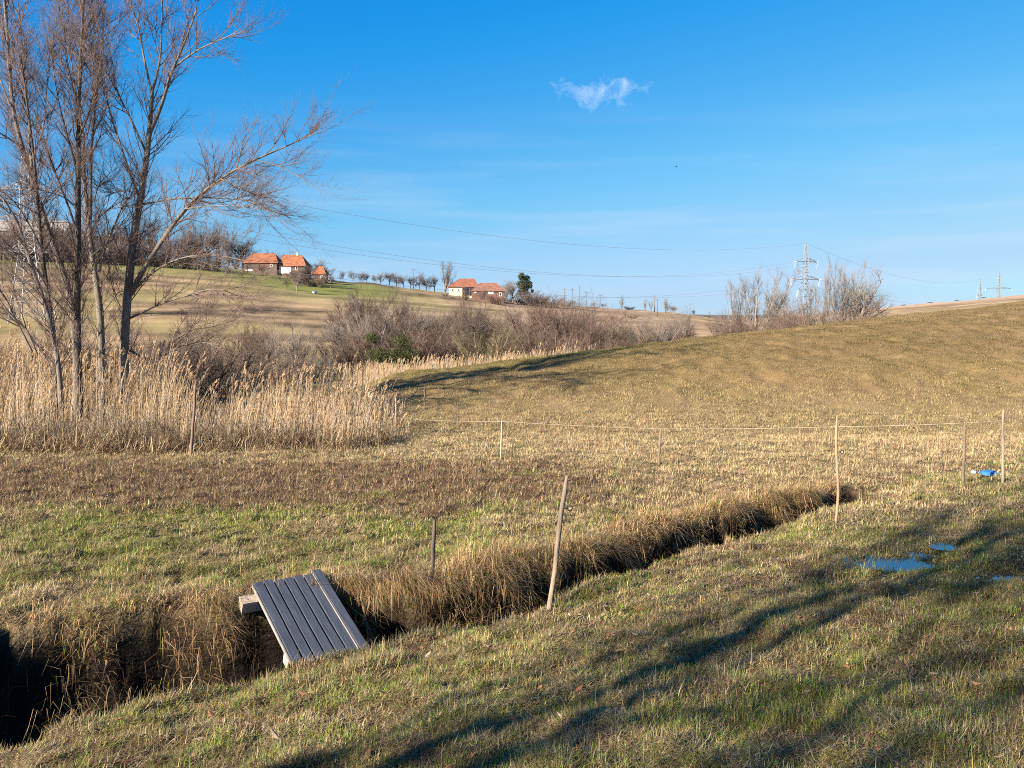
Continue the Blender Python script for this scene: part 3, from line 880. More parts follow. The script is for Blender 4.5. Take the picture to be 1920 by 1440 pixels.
    # second strip of reeds in the valley behind the hill's left shoulder
    n = 4200
    u = rng.uniform(640, 1130, n); yc = np.interp((u - 960) / 1500 * 40, _nx, _ny)
    y = yc + 14 + rng.random(n) * 9; x = (u - 960) / 1500 * y
    dens = np.interp(u, [640, 690, 980, 1130], [.6, 1, .8, .1]) * np.clip(.7 + .8 * fbm(x * .5, y * .3, 2, 88), .1, 1)
    kp = rng.random(n) < dens; x, y, u = x[kp], y[kp], u[kp]
    # reach to just above the hill's edge as seen from the meadow
    line = np.interp(u, [640, 760, 1000, 1130], [684, 684, 664, 646])
    topz = (600 - line + 12 * rng.standard_normal(len(u)) * .5) / 1500 * y
    h = np.clip(topz - H(x, y), 1.2, 3.6) * (.86 + .14 * rng.random(len(u)))
    me = reed_mesh('valley_reeds', x, y, h, .14, .25, .07, 2, wide=1.6)
    o = link('valley_reeds', me, M_REED)
    tag(o, 'strip of pale reeds behind the left shoulder of the hill', 'reeds', kind='stuff')


make_reeds()


# ------------------------------------------------------------------ plank panel in the ditch
def plane_hit(u, v, z):
    d = ray(u, v); return d * (z / d[2])


def make_plank_panel():
    FL, FR = at_depth(474, 1104, 7.28), at_depth(604, 1085, 7.64)
    down = at_depth(552, 1262, 6.32) - FL
    NL, NR = FL + 1.12 * down, FR + 1.12 * down
    o0 = (NL + NR + FL + FR) / 4
    ax = norm((FL + FR) / 2 - (NL + NR) / 2); sd = norm(NR - NL + FR - FL); sd = norm(sd - ax * (sd @ ax)); up = np.cross(sd, ax)
    half = .5 * np.linalg.norm((FL + FR) / 2 - (NL + NR) / 2); wid = .25 * (np.linalg.norm(NR - NL) + np.linalg.norm(FR - FL)) * 1.0
    R = np.stack([sd, ax, up], 1)
    root = empty('plank_panel', o0 + np.array([0, 0, .045]))
    root.rotation_euler = Matrix([list(r) for r in R]).to_euler()
    tag(root, 'tilted panel of blue grey weathered planks leaning from the far bank into the ditch', 'plank panel')
    wood = mat('weathered_plank', (.050, .057, .073), rough=.62, noise=.55, scale=8, spec=.35, bump=.15, bscale=16, stretch=(9, .45, 9))
    edge = mat('sun_toned_plank_edge', (.22, .205, .185), rough=.8, noise=.25, scale=14)  # pale tone stands in for sun on the plank edges
    raw = mat('raw_timber', (.46, .35, .24), rough=.85, noise=.25, scale=9, bump=.3, bscale=30)
    deck = Geo(); n = 7; pw = 2 * wid / n; ends = [.0, .012, -.008, .005, .014, -.004, .03]
    for i in range(n):
        c = -wid + (i + .5) * pw
        lift = .022 if i == n - 1 else rng.normal(0, .0015)
        w = pw - .015
        # chamfered plank: eight-sided section swept along the length
        sec = [(-w / 2, -.016), (w / 2, -.016), (w / 2, .0135), (w / 2 - .0025, .016), (-w / 2 + .0025, .016), (-w / 2, .0135)]
        y0, y1 = -half - ends[(i + 3) % 7], half + ends[i]
        V = np.array([(c + a, y, b + lift) for y in (y0, (y0 + y1) / 2, y1) for a, b in sec])
        V[6:12, 2] -= .003
        k = len(sec); F = [[j * k + a, j * k + (a + 1) % k, (j + 1) * k + (a + 1) % k, (j + 1) * k + a] for j in range(2) for a in range(k)]
        deck.add(V, F)
        for e in (list(range(k))[::-1], [2 * k + a for a in range(k)]):
            deck.L.append(np.array(e) + deck.n - 3 * k); deck.T.append(np.array([k], np.int32))
    link('deck', deck.mesh('deck'), wood, root)
    trim = Geo()
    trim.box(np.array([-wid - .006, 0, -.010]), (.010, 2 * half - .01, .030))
    t = link('edge_strip', trim.mesh('edge_strip'), edge, root); t['label'] = 'strip coloured pale as if sunlit along the long edge of the planks'
    seam = Geo(); seam.box(np.array([wid - pw - .001, 0, .016]), (.006, 2 * half - .02, .020))
    link('lit_edge_line', seam.mesh('lit_edge_line'), edge, root)  # pale line painted as the lit edge of the raised plank
    for (yy, ext, lab) in ((half - .16, .17, 'tan beam whose sawn end sticks out under the top of the panel'), (-half + .35, .02, None)):
        b = Geo(); b.box(np.array([-ext / 2 + .02, yy, -.030 - .055]), (2 * wid + ext, .12, .105))
        o = link('beam', b.mesh('beam'), raw, root)
        if lab: o['label'] = lab
    # clay lump under the deck's long edge
    return o0, ax, sd, half


BR = make_plank_panel()


# ------------------------------------------------------------------ fence stakes and wire
def make_fence():
    fresh = mat('peeled_stake_wood', (.225, .172, .122), rough=.8, noise=.3, scale=5, stretch=(3, 3, .6), bump=.4, bscale=30)
    grey = mat('grey_stake_wood', (.17, .12, .085), rough=.85, noise=.3, scale=6, stretch=(3, 3, .6), bump=.4, bscale=30)
    dark = mat('dark_stake_metal', (.075, .06, .052), rough=.6, noise=.3, scale=8)
    plastic = mat('black_insulator', (.02, .02, .022), rough=.4)
    white = mat('white_insulator', (.35, .36, .38), rough=.4)
    tops = {}
    # base pixel, top pixel, radius (m), material, kinks, insulator, label
    data = [
        (1030, 1146, 1062, 892, .025, fresh, 0, .24, 'thick pale leaning stake with insulator on the near edge of the ditch'),
        (809, 1100, 815, 975, .022, dark, 0, 0, 'short dark stake standing on the far bank between plank panel and thick stake'),
        (1565, 981, 1573, 778, .019, mat('bark_stake', (.30, .20, .125), rough=.85, noise=.4, scale=3), .03, .34, 'tall crooked stake with black insulator near the right end of the ditch'),
        (1235, 874, 1239, 804, .028, grey, 0, 0, 'thin brown stake in the straw at mid meadow under the wire'),
        (939, 862, 941, 787, .02, mat('bleached_stake_wood', (.36, .27, .17), rough=.85), 0, 0, 'faint bleached stake that blends with the dry grass'),
        (741, 798, 743, 737, .022, mat('silver_stake_wood', (.32, .28, .235), rough=.8), 0, 0, 'grey stake at the right end of the reed bed'),
        (796, 768, 797, 722, .028, grey, 0, 0, 'small stake on the hill foot behind the end of the reeds'),
        (357, -18.3, 367, 719, .034, mat('reddish_stake_wood', (.17, .115, .088), rough=.85), 0, 0, 'reddish brown flat topped stake in front of the reeds'),
        (132, 793, 134, 745, .03, dark, 0, 0, 'dark stub of a stake in the rusty sedge at the left'),
        (1806, 907, 1809, 789, .027, grey, 0, .0, 'grey brown stake left of the blue basin'),
        (1880, 907, 1881, 768, .022, mat('pale_stake_wood', (.30, .24, .18), rough=.85), 0, .0, 'pale slim stake right of the blue basin at the end of the wire'),
    ]
    for (u0, v0, u1, v1, r, m, kink, ins, lab) in data:
        p = hit(u0, v0) if v0 > 0 else at_depth(u0, 826, -v0)
        if v0 < 0: p[2] = H(p[:1], p[1:2])[0]
        q = at_depth(u1, v1, p[1])
        if u0 == 1030: q = at_depth(u1, v1, p[1] + .10)
        root = empty('fence_stake', p); tag(root, lab, 'stake', 'stakes of the wire fence')
        K = 9; tt = np.linspace(-.12, 1, K)
        L = (p * (1 - tt)[:, None] + q * tt[:, None] if False else p + tt[:, None] * (q - p))
        L = L - p
        L[:, 0] += kink * np.sin(np.linspace(0, 5.2, K)) + .004 * rng.standard_normal(K)
        rad = r * (1.0 - .12 * np.linspace(0, 1, K)) * (1 + .05 * rng.standard_normal(K)); rad[-1] *= .62
        L2 = np.concatenate([L, [L[-1] + [0, 0, .004]]]); rad2 = np.concatenate([rad, [rad[-1] * .1]])
        V, F = tubes(L2[None], rad2[None], 9); g = Geo(); g.add(V, F)
        link('stake_body', g.mesh('stake_body', True), m, root)
        if ins:
            c = L[0] * 0 + (q - p) * (1 - ins if u0 == 1030 else 1 - ins) + np.array([r + .012, -.004, 0])
            g = Geo(); ring = np.array([[math.cos(a) * .022, 0, math.sin(a) * .022] for a in np.linspace(0, 2 * math.pi, 13)]) + c + np.array([.03, 0, 0])
            V, F = tubes(ring[None], np.full((1, 13), .005), 5); g.add(V, F); g.bar(c - [.03, 0, 0], c + [.012, 0, 0], .006, sides=6)
            io = link('insulator', g.mesh('insulator', True), plastic, root)
            g = Geo(); g.bar(c + [.03, -.012, 0], c + [.03, .012, 0], .009, sides=8)
            link('insulator_core', g.mesh('insulator_core'), white, io)
        tops[u0] = (p, q)
    # plastic rope strung along the stakes
    rope = mat('pale_rope', (.32, .265, .20), rough=.7)
    pts = [at_depth(566, 771, tops[741][0][1] - 1.0), at_depth(742, 783, tops[741][0][1]), at_depth(940, 790, tops[939][0][1]), at_depth(1238, 804, tops[1235][0][1]),
           at_depth(1571, 801, tops[1565][0][1] + .04), at_depth(1808, 793, tops[1806][0][1]), at_depth(1879, 789, tops[1880][0][1])]
    # the rope leaves the tall stake towards the far row, so give it the depth of the row behind
    pts[4] = at_depth(1571, 800, .5 * (tops[1235][0][1] + tops[1806][0][1]))
    P = []
    for a, b in zip(pts[:-1], pts[1:]):
        t = np.linspace(0, 1, 12)[:-1]
        s = a + t[:, None] * (b - a); s[:, 2] -= .10 * np.linalg.norm(b - a) / 5 * t * (1 - t); P.append(s)
    P = np.concatenate(P + [pts[-1][None]])
    g = Geo(); V, F = tubes((P - P[0])[None], np.full((1, len(P)), .0042), 5); g.add(V, F)
    o = link('fence_rope', g.mesh('fence_rope', True), rope, loc=P[0])
    tag(o, 'thin pale rope strung between the stakes across the meadow', 'rope')
    # stick leaning at the end of the reeds
    a, b = hit(757, 752), None; b = at_depth(792, 728, a[1] + .5)
    g = Geo(); V, F = tubes(np.linspace(0 * a, b - a, 5)[None] + .01 * rng.standard_normal((1, 5, 3)), np.full((1, 5), .018), 6); g.add(V, F)
    tag(link('leaning_stick', g.mesh('leaning_stick', True), grey, loc=a), 'thin stick leaning towards the small stake at the end of the reeds', 'stick')
    a = hit(372, 800); b = at_depth(430, 764, a[1])
    g = Geo(); V, F = tubes(np.linspace(0 * a, b - a, 5)[None] + .01 * rng.standard_normal((1, 5, 3)), np.full((1, 5), .016), 6); g.add(V, F)
    tag(link('leaning_stick', g.mesh('leaning_stick', True), fresh, loc=a), 'pale stick leaning away from the flat topped stake', 'stick')


make_fence()


def make_basin():
    p = hit(1855, 893)
    blue = mat('blue_plastic', (.04, .15, .36), rough=.35, spec=.5, noise=.12, scale=6)
    root = empty('blue_basin', p); tag(root, 'shallow blue plastic basin lying in the dry grass by the last stakes', 'basin')
    k = 28; prof = [(.0, .16), (.105, .163), (.125, .155), (.15, .10), (.165, .02), (.19, .015), (.19, .0), (.162, .0), (.145, .09), (.118, .14), (.0, .145)]
    prof = [(r, z) for r, z in prof]
    V = np.array([(r * math.cos(a) * .9, r * math.sin(a) * .7, z * .28 + .05 + .10 * r * math.sin(a)) for r, z in prof for a in np.arange(k) / k * 2 * math.pi])
    F = [[j * k + i, j * k + (i + 1) % k, (j + 1) * k + (i + 1) % k, (j + 1) * k + i] for j in range(len(prof) - 1) for i in range(k)]
    g = Geo(); g.add(V, F); link('basin_shell', g.mesh('basin_shell', True), blue, root)
    k2 = 28; ring = np.array([[.19 * math.cos(a) * .9, .19 * math.sin(a) * .7, .052 + .10 * .19 * math.sin(a)] for a in np.linspace(0, 2 * math.pi, k2 + 1)])
    g = Geo(); V, F = tubes(ring[None], np.full((1, k2 + 1), .009), 6); g.add(V, F); link('rim', g.mesh('rim', True), blue, root)
    q = hit(1826, 889)
    n = 10; u, v = np.meshgrid(np.arange(n) / n * 2 * math.pi, np.linspace(.05, math.pi - .05, 7)); rr = .04 * (1 + .3 * fbm(np.cos(u) * 2 * np.sin(v), np.sin(u) * 2 * np.sin(v) + v, 2, 91))
    V = np.stack([rr * np.cos(u) * np.sin(v) * 1.3, rr * np.sin(u) * np.sin(v), rr * np.cos(v) * .8 + .04], -1).reshape(-1, 3)
    F = [[j * n + i, (j + 1) * n + i, (j + 1) * n + (i + 1) % n, j * n + (i + 1) % n] for j in range(6) for i in range(n)]
    g = Geo(); g.add(V, F)
    tag(link('white_stone', g.mesh('white_stone', True), mat('white_stone', (.62, .60, .56), noise=.2), loc=q), 'small whitish stone just left of the blue basin', 'stone')
    q = hit(590, 551)
    V = V * np.array([12, 11, 11]); g = Geo(); g.add(V, F)
    tag(link('white_sack', g.mesh('white_sack', True), mat('white_sack', (.66, .66, .66), noise=.2), loc=q), 'white sack lying on the green slope below the houses', 'sack')


make_basin()


def make_molehills():
    soil = mat('dark_crumbly_soil', (.035, .025, .018), rough=1, noise=.4, scale=30, bump=1, bscale=60)
    for (u, v, r, lab) in ((132, 1038, .13, 'dark molehill in the green strip of the meadow at the left'), (830, 962, .09, 'small dark molehill between the dark stake and the thick stake')):
        p = hit(u, v); n, k = 20, 8
        a, t = np.meshgrid(np.arange(n) / n * 2 * math.pi, np.linspace(0.02, 1, k))
        x, y = r * t * np.cos(a) * 1.3, r * t * np.sin(a); z = .5 * r * (1 - t ** 2) * (1 + .5 * fbm(x * 25 + u, y * 25, 3, 97)) - .02 + .02 * fbm(x * 60, y * 60, 2, 98)
        V = np.stack([x, y, z], -1).reshape(-1, 3); F = [[j * n + i, (j + 1) * n + i, (j + 1) * n + (i + 1) % n, j * n + (i + 1) % n] for j in range(k - 1) for i in range(n)]
        g = Geo(); g.add(V, F); o = link('molehill', g.mesh('molehill', True), soil, loc=p); tag(o, lab, 'molehill', 'molehills in the meadow')


make_molehills()


# ------------------------------------------------------------------ bare trees
def resample(P, R, K):
    P = np.asarray(P, float); d = np.concatenate([[0], np.cumsum(np.linalg.norm(np.diff(P, axis=0), axis=1))])
    t = np.linspace(0, d[-1], K)
    Q = np.stack([np.interp(t, d, P[:, i]) for i in range(3)], 1)
    # light smoothing keeps the ends
    for _ in range(2): Q[1:-1] = .25 * Q[:-2] + .5 * Q[1:-1] + .25 * Q[2:]
    return Q, np.interp(t, d, R)


def spawn(P, R, count, t0, t1, ang, lenf, up, K, rad, wob=.12, tip=.25, bias=1.0, side=None, flat=1.0):
    """children along the centre lines P (N,K0,3): returns P, R of the children"""
    N, K0, _ = P.shape
    i = np.repeat(np.arange(N), count) if np.isscalar(count) else np.repeat(np.arange(N), count)
    m = len(i)
    t = t0 + (t1 - t0) * rng.random(m) ** bias
    k = np.clip((t * (K0 - 1)).astype(int), 0, K0 - 2); f = t * (K0 - 1) - k
    p = P[i, k] * (1 - f)[:, None] + P[i, k + 1] * f[:, None]
    tan = norm(P[i, k + 1] - P[i, k]); r0 = R[i, k] * (1 - f) + R[i, k + 1] * f
    rv = rng.standard_normal((m, 3)); rv[:, 1] *= flat
    if side is not None: rv = rv + side
    per = norm(rv - tan * (rv * tan).sum(1, keepdims=True))
    a = (ang * (1 + .3 * rng.standard_normal(m)))[:, None]
    d = norm(tan * np.cos(a) + per * np.sin(a))
    plen = np.linalg.norm(P[i, -1] - P[i, 0], axis=1)
    L = lenf(plen, t) * (.55 + .75 * rng.random(m))
    Q = [p]; upv = np.array([0, 0, 1.0])
    for j in range(1, K):
        d = norm(d + upv * up / K + wob * rng.standard_normal((m, 3)))
        Q.append(Q[-1] + d * (L / (K - 1))[:, None])
    Q = np.stack(Q, 1)
    rr = np.minimum(r0 * .72, rad * (.7 + .5 * rng.random(m)))
    RR = rr[:, None] * np.linspace(1, tip, K)[None]
    return Q, RR


M_BARK = mat('grey_bark', (.155, .132, .108), rough=.9, noise=.4, scale=5, stretch=(3, 3, 1), bump=.6, bscale=18)
M_BARK_DARK = mat('dark_bark', (.075, .06, .05), rough=.9, noise=.4, scale=5, stretch=(3, 3, 1), bump=.6, bscale=18)
M_TWIG = mat('purplish_twig', (.145, .102, .088), rough=.8, noise=.2, scale=2)


def limb_mesh(name, limbs, sides):
    g = Geo()
    for P, R in limbs:
        V, F = tubes(P[None], R[None], sides); g.add(V, F)
    return g.mesh(name, True)


def traced_tree(name, label, depth, limbs, bark, twig=M_TWIG, n1=15, dense=1.0, shift=0.0):
    """limbs: list of (pixel path, start radius, end radius, depth drift in metres); first one is the trunk"""
    first = limbs[0][0][0]
    yb = depth; pb = at_depth(first[0], first[1], yb); base = np.array([pb[0], yb, H(pb[0], yb)])
    out = []
    for j, lb in enumerate(limbs):
        path, r0, r1, drift = lb[:4]; n = len(path); pts = []
        st = limbs[j][4] if len(limbs[j]) > 4 else 0.0
        for q, (u, v) in enumerate(path):
            pts.append(at_depth(u, v, yb + st + drift * (q / max(n - 1, 1)) ** 1.3))
        if j == 0: pts = [base - np.array([0, 0, .15])] + pts
        P, R = resample(np.array(pts) - base, np.linspace(r0, r1, len(pts)) * .68, 18)
        out.append((P, R))
    root = empty(name, base); tag(root, label, 'tree', 'big bare trees behind the reeds')
    link('trunk', limb_mesh('trunk', out[:1], 9), bark, root)
    if len(out) > 1: link('limbs', limb_mesh('limbs', out[1:], 7), bark, root)
    P0 = np.stack([p for p, r in out]); R0 = np.stack([r for p, r in out])
    lens = np.linalg.norm(np.diff(P0, axis=1), axis=2).sum(1)
    cnt = np.maximum(4, (lens * n1 / 5.0 * dense)).astype(int)
    cnt = (cnt * 1.65).astype(int)
    P1, R1 = spawn(P0, R0, cnt, .22, .99, .58, lambda L, t: 1.5 + 0 * t, .6, 8, .017, .09)
    P2, R2 = spawn(P1, R1, int(9 * dense + .5), .12, 1, .55, lambda L, t: .66 + 0 * t, .5, 5, .0065, .09)
    P3, R3 = spawn(P2, R2, 4, .15, 1, .55, lambda L, t: .30 + 0 * t, .25, 3, .0036, .10, .5)
    P4, R4 = spawn(P1, R1, int(6 * dense + .5), .3, 1, .5, lambda L, t: .34 + 0 * t, .3, 3, .0042, .10, .5)
    g = Geo()
    for P, R, s in ((P1, R1, 5), (P2, R2, 4), (P3, R3, 3), (P4, R4, 3)):
        V, F = tubes(P, R, s); g.add(V, F)
    link('twigs', g.mesh('twigs'), twig, root)
    return root


traced_tree('bare_tree', 'bare tree with a forked crown and one long limb reaching right over the slope', 25.0, [
    ([(232, 690), (234, 600), (240, 550), (245, 500), (250, 440), (258, 400), (264, 375), (271, 330), (277, 285), (282, 245), (283, 200), (285, 172)], .22, .085, .3),
    ([(245, 552), (262, 517), (282, 482), (312, 442), (337, 400), (370, 370), (403, 340), (433, 323), (467, 303), (507, 288), (550, 268), (600, 247)], .125, .014, -2.0, .1),
    ([(282, 247), (290, 230), (303, 200), (315, 157), (322, 130), (333, 113), (353, 63), (370, 15), (380, -40)], .09, .02, -1.2, .25),
    ([(322, 132), (350, 107), (383, 87), (433, 67), (455, 50)], .045, .010, -1.5, -.2),
    ([(285, 173), (277, 143), (267, 93), (260, 50), (247, 10), (238, -40)], .06, .016, .8, .3),
    ([(285, 173), (293, 147), (302, 100), (303, 50), (305, -40)], .065, .02, .2, .3),
    ([(277, 290), (263, 263), (247, 227), (230, 193), (213, 160), (197, 127), (180, 100), (150, 70)], .06, .014, 1.6, .3),
    ([(263, 373), (247, 337), (233, 293), (217, 247), (203, 200), (190, 143), (182, 90), (170, 20)], .065, .014, .9, .2),
    ([(263, 384), (285, 380), (307, 375), (350, 370), (400, 371), (467, 375), (520, 390), (545, 410)], .05, .009, -1.6, .2),
    ([(345, 392), (393, 386), (440, 386), (483, 388), (523, 402)], .03, .008, -2.2, -.6),
    ([(413, 335), (450, 353), (500, 368), (530, 385)], .03, .007, -1.0, -1.2),
    ([(480, 300), (527, 313), (567, 335), (588, 352)], .025, .006, -.6, -1.4),
    ([(248, 545), (275, 520), (300, 500), (350, 480), (388, 477), (425, 481), (462, 490)], .06, .012, -1.4, .1),
    ([(240, 598), (262, 588), (290, 574), (312, 565), (350, 555), (388, 541), (425, 543), (475, 556)], .06, .012, -1.6, .1),
    ([(240, 655), (287, 682), (317, 645), (350, 622), (388, 607), (450, 580)], .055, .010, -1.2, .2),
    ([(263, 363), (240, 357), (217, 360), (195, 370), (177, 378)], .035, .009, .5, .2),
    ([(287, 682), (330, 652), (370, 640), (420, 648)], .03, .008, -1.0, -.2),
], M_BARK, n1=15, dense=1.0)

traced_tree('bare_tree', 'straight dark bare tree rising between its paler leaning neighbours', 24.0, [
    ([(146, 690), (145, 620), (142, 562), (148, 512), (147, 450), (146, 400), (147, 333), (147, 267), (147, 200), (148, 150), (152, 100), (155, 50), (158, -30)], .17, .05, .2),
    ([(146, 440), (130, 390), (112, 345), (95, 300), (82, 262), (70, 215), (66, 160)], .05, .012, .9, .1),
    ([(147, 330), (135, 285), (122, 240), (112, 200), (100, 140), (98, 70)], .05, .012, -.8, .1),
    ([(147, 260), (165, 220), (176, 170), (186, 110), (205, 50)], .045, .012, -.7, .1),
    ([(147, 200), (135, 160), (125, 110), (120, 40), (110, -20)], .04, .012, .6, .1),
    ([(140, 385), (118, 368), (90, 360), (60, 352), (30, 350)], .035, .009, -.6, .1),
], M_BARK_DARK, n1=17, dense=1.05)

traced_tree('bare_tree', 'pale bare tree that leaves the straight dark trunk and leans left', 24.3, [
    ([(141, 690), (143, 600), (139, 550), (122, 515), (107, 480), (92, 440), (80, 408), (67, 360), (60, 320), (43, 277), (23, 240), (20, 200), (20, 150), (17, 83), (10, 30), (5, -40)], .16, .05, -.6),
    ([(60, 320), (56, 270), (53, 220), (50, 173), (43, 110), (38, 40), (30, -30)], .06, .016, .6, -.3),
    ([(43, 277), (20, 262), (0, 250), (-30, 225), (-60, 190)], .05, .012, -.9, -.4),
    ([(20, 200), (8, 170), (-10, 120), (-22, 60)], .045, .012, .5, -.5),
    ([(80, 408), (62, 396), (40, 384), (15, 372), (-15, 366)], .04, .01, -1.0, -.3),
    ([(58, 300), (75, 262), (85, 220), (88, 160), (95, 90)], .04, .01, .9, -.3),
], M_BARK, n1=16, dense=1.0)

traced_tree('bare_tree', 'bare twin stemmed tree standing left beside the tree with the long limb', 25.6, [
    ([(191, 690), (190, 620), (189, 585), (184, 540), (176, 512), (172, 475), (169, 437), (165, 405), (163, 383), (157, 333), (154, 300), (158, 260)], .18, .07, .3),
    ([(168, 425), (171, 395), (170, 355), (170, 317), (172, 267), (177, 217), (182, 150), (187, 123), (176, 90), (157, 60), (146, -20)], .085, .02, -.5, .2),
    ([(187, 123), (192, 80), (195, 30), (200, -30)], .045, .014, .5, -.1),
    ([(186, 510), (192, 482), (202, 452), (215, 420), (225, 398), (232, 380), (247, 366)], .06, .02, -.9, .2),
    ([(172, 480), (196, 460), (205, 470), (218, 492), (228, 502)], .04, .012, -.9, .1),
    ([(177, 415), (200, 395), (230, 375), (252, 366)], .045, .012, -1.2, .2),
    ([(176, 378), (185, 345), (205, 325), (235, 305)], .03, .008, -.8, .1),
    ([(158, 260), (150, 215), (138, 150), (130, 80), (135, 10)], .05, .014, .7, .3),
    ([(190, 590), (205, 570), (222, 548), (233, 542)], .03, .01, -.7, .1),
], M_BARK, n1=15, dense=1.0)

traced_tree('bare_tree', 'slim dark bare tree at far left in front of the lattice pylon', 23.4, [
    ([(104, 690), (100, 600), (92, 570), (85, 525), (77, 462), (72, 400), (69, 350), (66, 300), (55, 233), (48, 173), (40, 110)], .12, .03, -.3),
    ([(77, 465), (60, 430), (40, 395), (20, 370), (-10, 350)], .04, .01, -.7, -.2),
    ([(72, 400), (90, 370), (110, 350), (135, 345)], .035, .009, .6, -.2),
    ([(85, 525), (70, 505), (45, 480), (15, 460), (-20, 445)], .035, .01, -.7, -.1),
], M_BARK_DARK, n1=15, dense=.9)

traced_tree('bare_tree', 'low leaning pale bare tree at the left edge of the view', 22.6, [
    ([(112, 690), (95, 603), (80, 550), (57, 500), (47, 457), (37, 420), (25, 390), (0, 364), (-35, 330)], .11, .03, -.5),
    ([(57, 500), (30, 480), (0, 462), (-35, 440)], .04, .01, -.6, -.2),
    ([(72, 540), (30, 520), (0, 505), (-40, 470)], .04, .01, -.5, -.2),
    ([(60, 660), (30, 600), (12, 560), (-15, 520)], .05, .014, -.3, -.2),
    ([(70, 665), (52, 620), (32, 598), (0, 575), (-30, 560)], .04, .012, -.6, -.2),
], M_BARK, n1=15, dense=.9)


# ------------------------------------------------------------------ small trees and shrubs of the valley and the far slope
def twiggy(kind, h, seed):
    """returns (trunk mesh, crown mesh) of a bare tree or shrub, base at the origin"""
    global rng
    keep = rng; rng = np.random.default_rng(seed)
    up = np.array([0, 0, 1.0])
    if kind == 'shrub':
        n = 32; a = rng.random(n) * 6.28; rr = .30 * h * np.sqrt(rng.random(n))
        b = np.stack([np.cos(a) * rr * .8, np.sin(a) * rr * .8, 0 * a - .1], 1); ln = h * (.5 + .38 * rng.random(n))
        d = norm(np.stack([np.cos(a) * rr / h * 1.6, np.sin(a) * rr / h * 1.6, np.ones(n)], 1) + .18 * rng.standard_normal((n, 3)))
        t = np.linspace(0, 1, 8)
        P0 = b[:, None] + d[:, None] * (ln[:, None] * t)[..., None] + np.cumsum(.015 * h * rng.standard_normal((n, 8, 3)), 1); R0 = np.full((n, 1), .011 * h ** .5 + .026) * np.linspace(1, .3, 8)
        P1, R1 = spawn(P0, R0, 11, .1, 1, .55, lambda L, t: .24 * h * (1 - .35 * t), .5, 5, .018)
        P2, R2 = spawn(P1, R1, 7, .1, 1, .55, lambda L, t: .12 * h + 0 * t, .4, 4, .012)
        P3, R3 = spawn(P2, R2, 2, .1, 1, .5, lambda L, t: .06 * h + 0 * t, .3, 3, .009, tip=.6)
    elif kind == 'poplar':
        n = 15; t = np.linspace(0, 1, 10)
        a = rng.random(n) * 6.28; sp = .05 + .42 * rng.random(n); sp[0] = .02
        ln = h * (.70 + .30 * rng.random(n)) * (1 - .35 * np.maximum(sp - .2, 0)); ln[0] = h
        base = np.zeros((n, 3)); base[1:, 2] = h * .08 * rng.random(n - 1)
        x = sp * ln; P0 = np.stack([np.cos(a)[:, None] * x[:, None] * t ** .95, np.sin(a)[:, None] * x[:, None] * t ** .95, base[:, 2:3] + ln[:, None] * t], -1)
        P0 = P0 + np.cumsum(.006 * h * rng.standard_normal((n, 10, 3)), 1) * np.array([1, 1, .2]); P0[:, 0, :2] = 0
        R0 = np.full((n, 1), .014 * h) * np.linspace(1, .16, 10); R0[1:] *= .62
        P1, R1 = spawn(P0, R0, 11, .25, .98, .45, lambda L, t: .17 * h * (1.1 - .6 * t), .6, 6, .028)
        P2, R2 = spawn(P1, R1, 6, .15, 1, .5, lambda L, t: .085 * h + 0 * t, .5, 4, .018)
        P3, R3 = spawn(P2, R2, 3, .15, 1, .5, lambda L, t: .04 * h + 0 * t, .4, 3, .012, tip=.6)
    else:                                     # round orchard tree / gnarled tree
        gn = kind == 'gnarled'
        t = np.linspace(0, 1, 6); P00 = np.stack([.03 * h * np.sin(t * 3), .02 * h * t, h * .34 * t - .1], 1)[None]; R00 = np.full((1, 6), .022 * h) * np.linspace(1, .8, 6)
        Pm, Rm = spawn(P00, R00, 9, .55, 1, .75, lambda L, t: .48 * h + 0 * t, .45, 8, .014 * h, .20 if gn else .14)
        P0 = np.concatenate([np.stack([resample(P00[0], R00[0], 8)[0]]), Pm]); R0 = np.concatenate([np.stack([resample(P00[0], R00[0], 8)[1]]), Rm])
        P1, R1 = spawn(Pm, Rm, 9, .2, 1, .8, lambda L, t: .24 * h + 0 * t, .3, 6, .006 * h, .22 if gn else .16)
        P2, R2 = spawn(P1, R1, 7, .15, 1, .7, lambda L, t: .12 * h + 0 * t, .25, 4, .018, .18)
        P3, R3 = spawn(P2, R2, 4, .15, 1, .6, lambda L, t: .06 * h + 0 * t, .2, 3, .012, .15, tip=.6)
    g = Geo(); V, F = tubes(P0, R0, 6); g.add(V, F); trunk = g.mesh('trunk', True)
    g = Geo()
    for P, R, s in ((P1, R1, 4), (P2, R2, 3), (P3, R3, 3)):
        V, F = tubes(P, R, s); g.add(V, F)
    crown = g.mesh('crown')
    rng = keep
    return trunk, crown


BARKS = {
    'brown': (mat('brown_stem', (.16, .11, .085), noise=.3), mat('brown_twigs', (.125, .087, .066), rand=.14)),
    'purple': (mat('purple_stem', (.15, .095, .085), noise=.3), mat('purple_twigs', (.120, .083, .068), rand=.12)),
    'grey': (mat('grey_stem', (.19, .16, .135), noise=.3), mat('grey_twigs', (.155, .13, .11), rand=.10)),
    'olive': (mat('olive_stem', (.16, .13, .08), noise=.3), mat('olive_twigs', (.145, .118, .066), rand=.12)),
    'pale': (mat('pale_stem', (.19, .17, .15), noise=.25), mat('pale_twigs', (.14, .122, .107), rand=.08)),
    'dark': (mat('black_stem', (.06, .048, .04), noise=.3), mat('dark_twigs', (.095, .072, .06), rand=.12)),
}
PROTO = {}


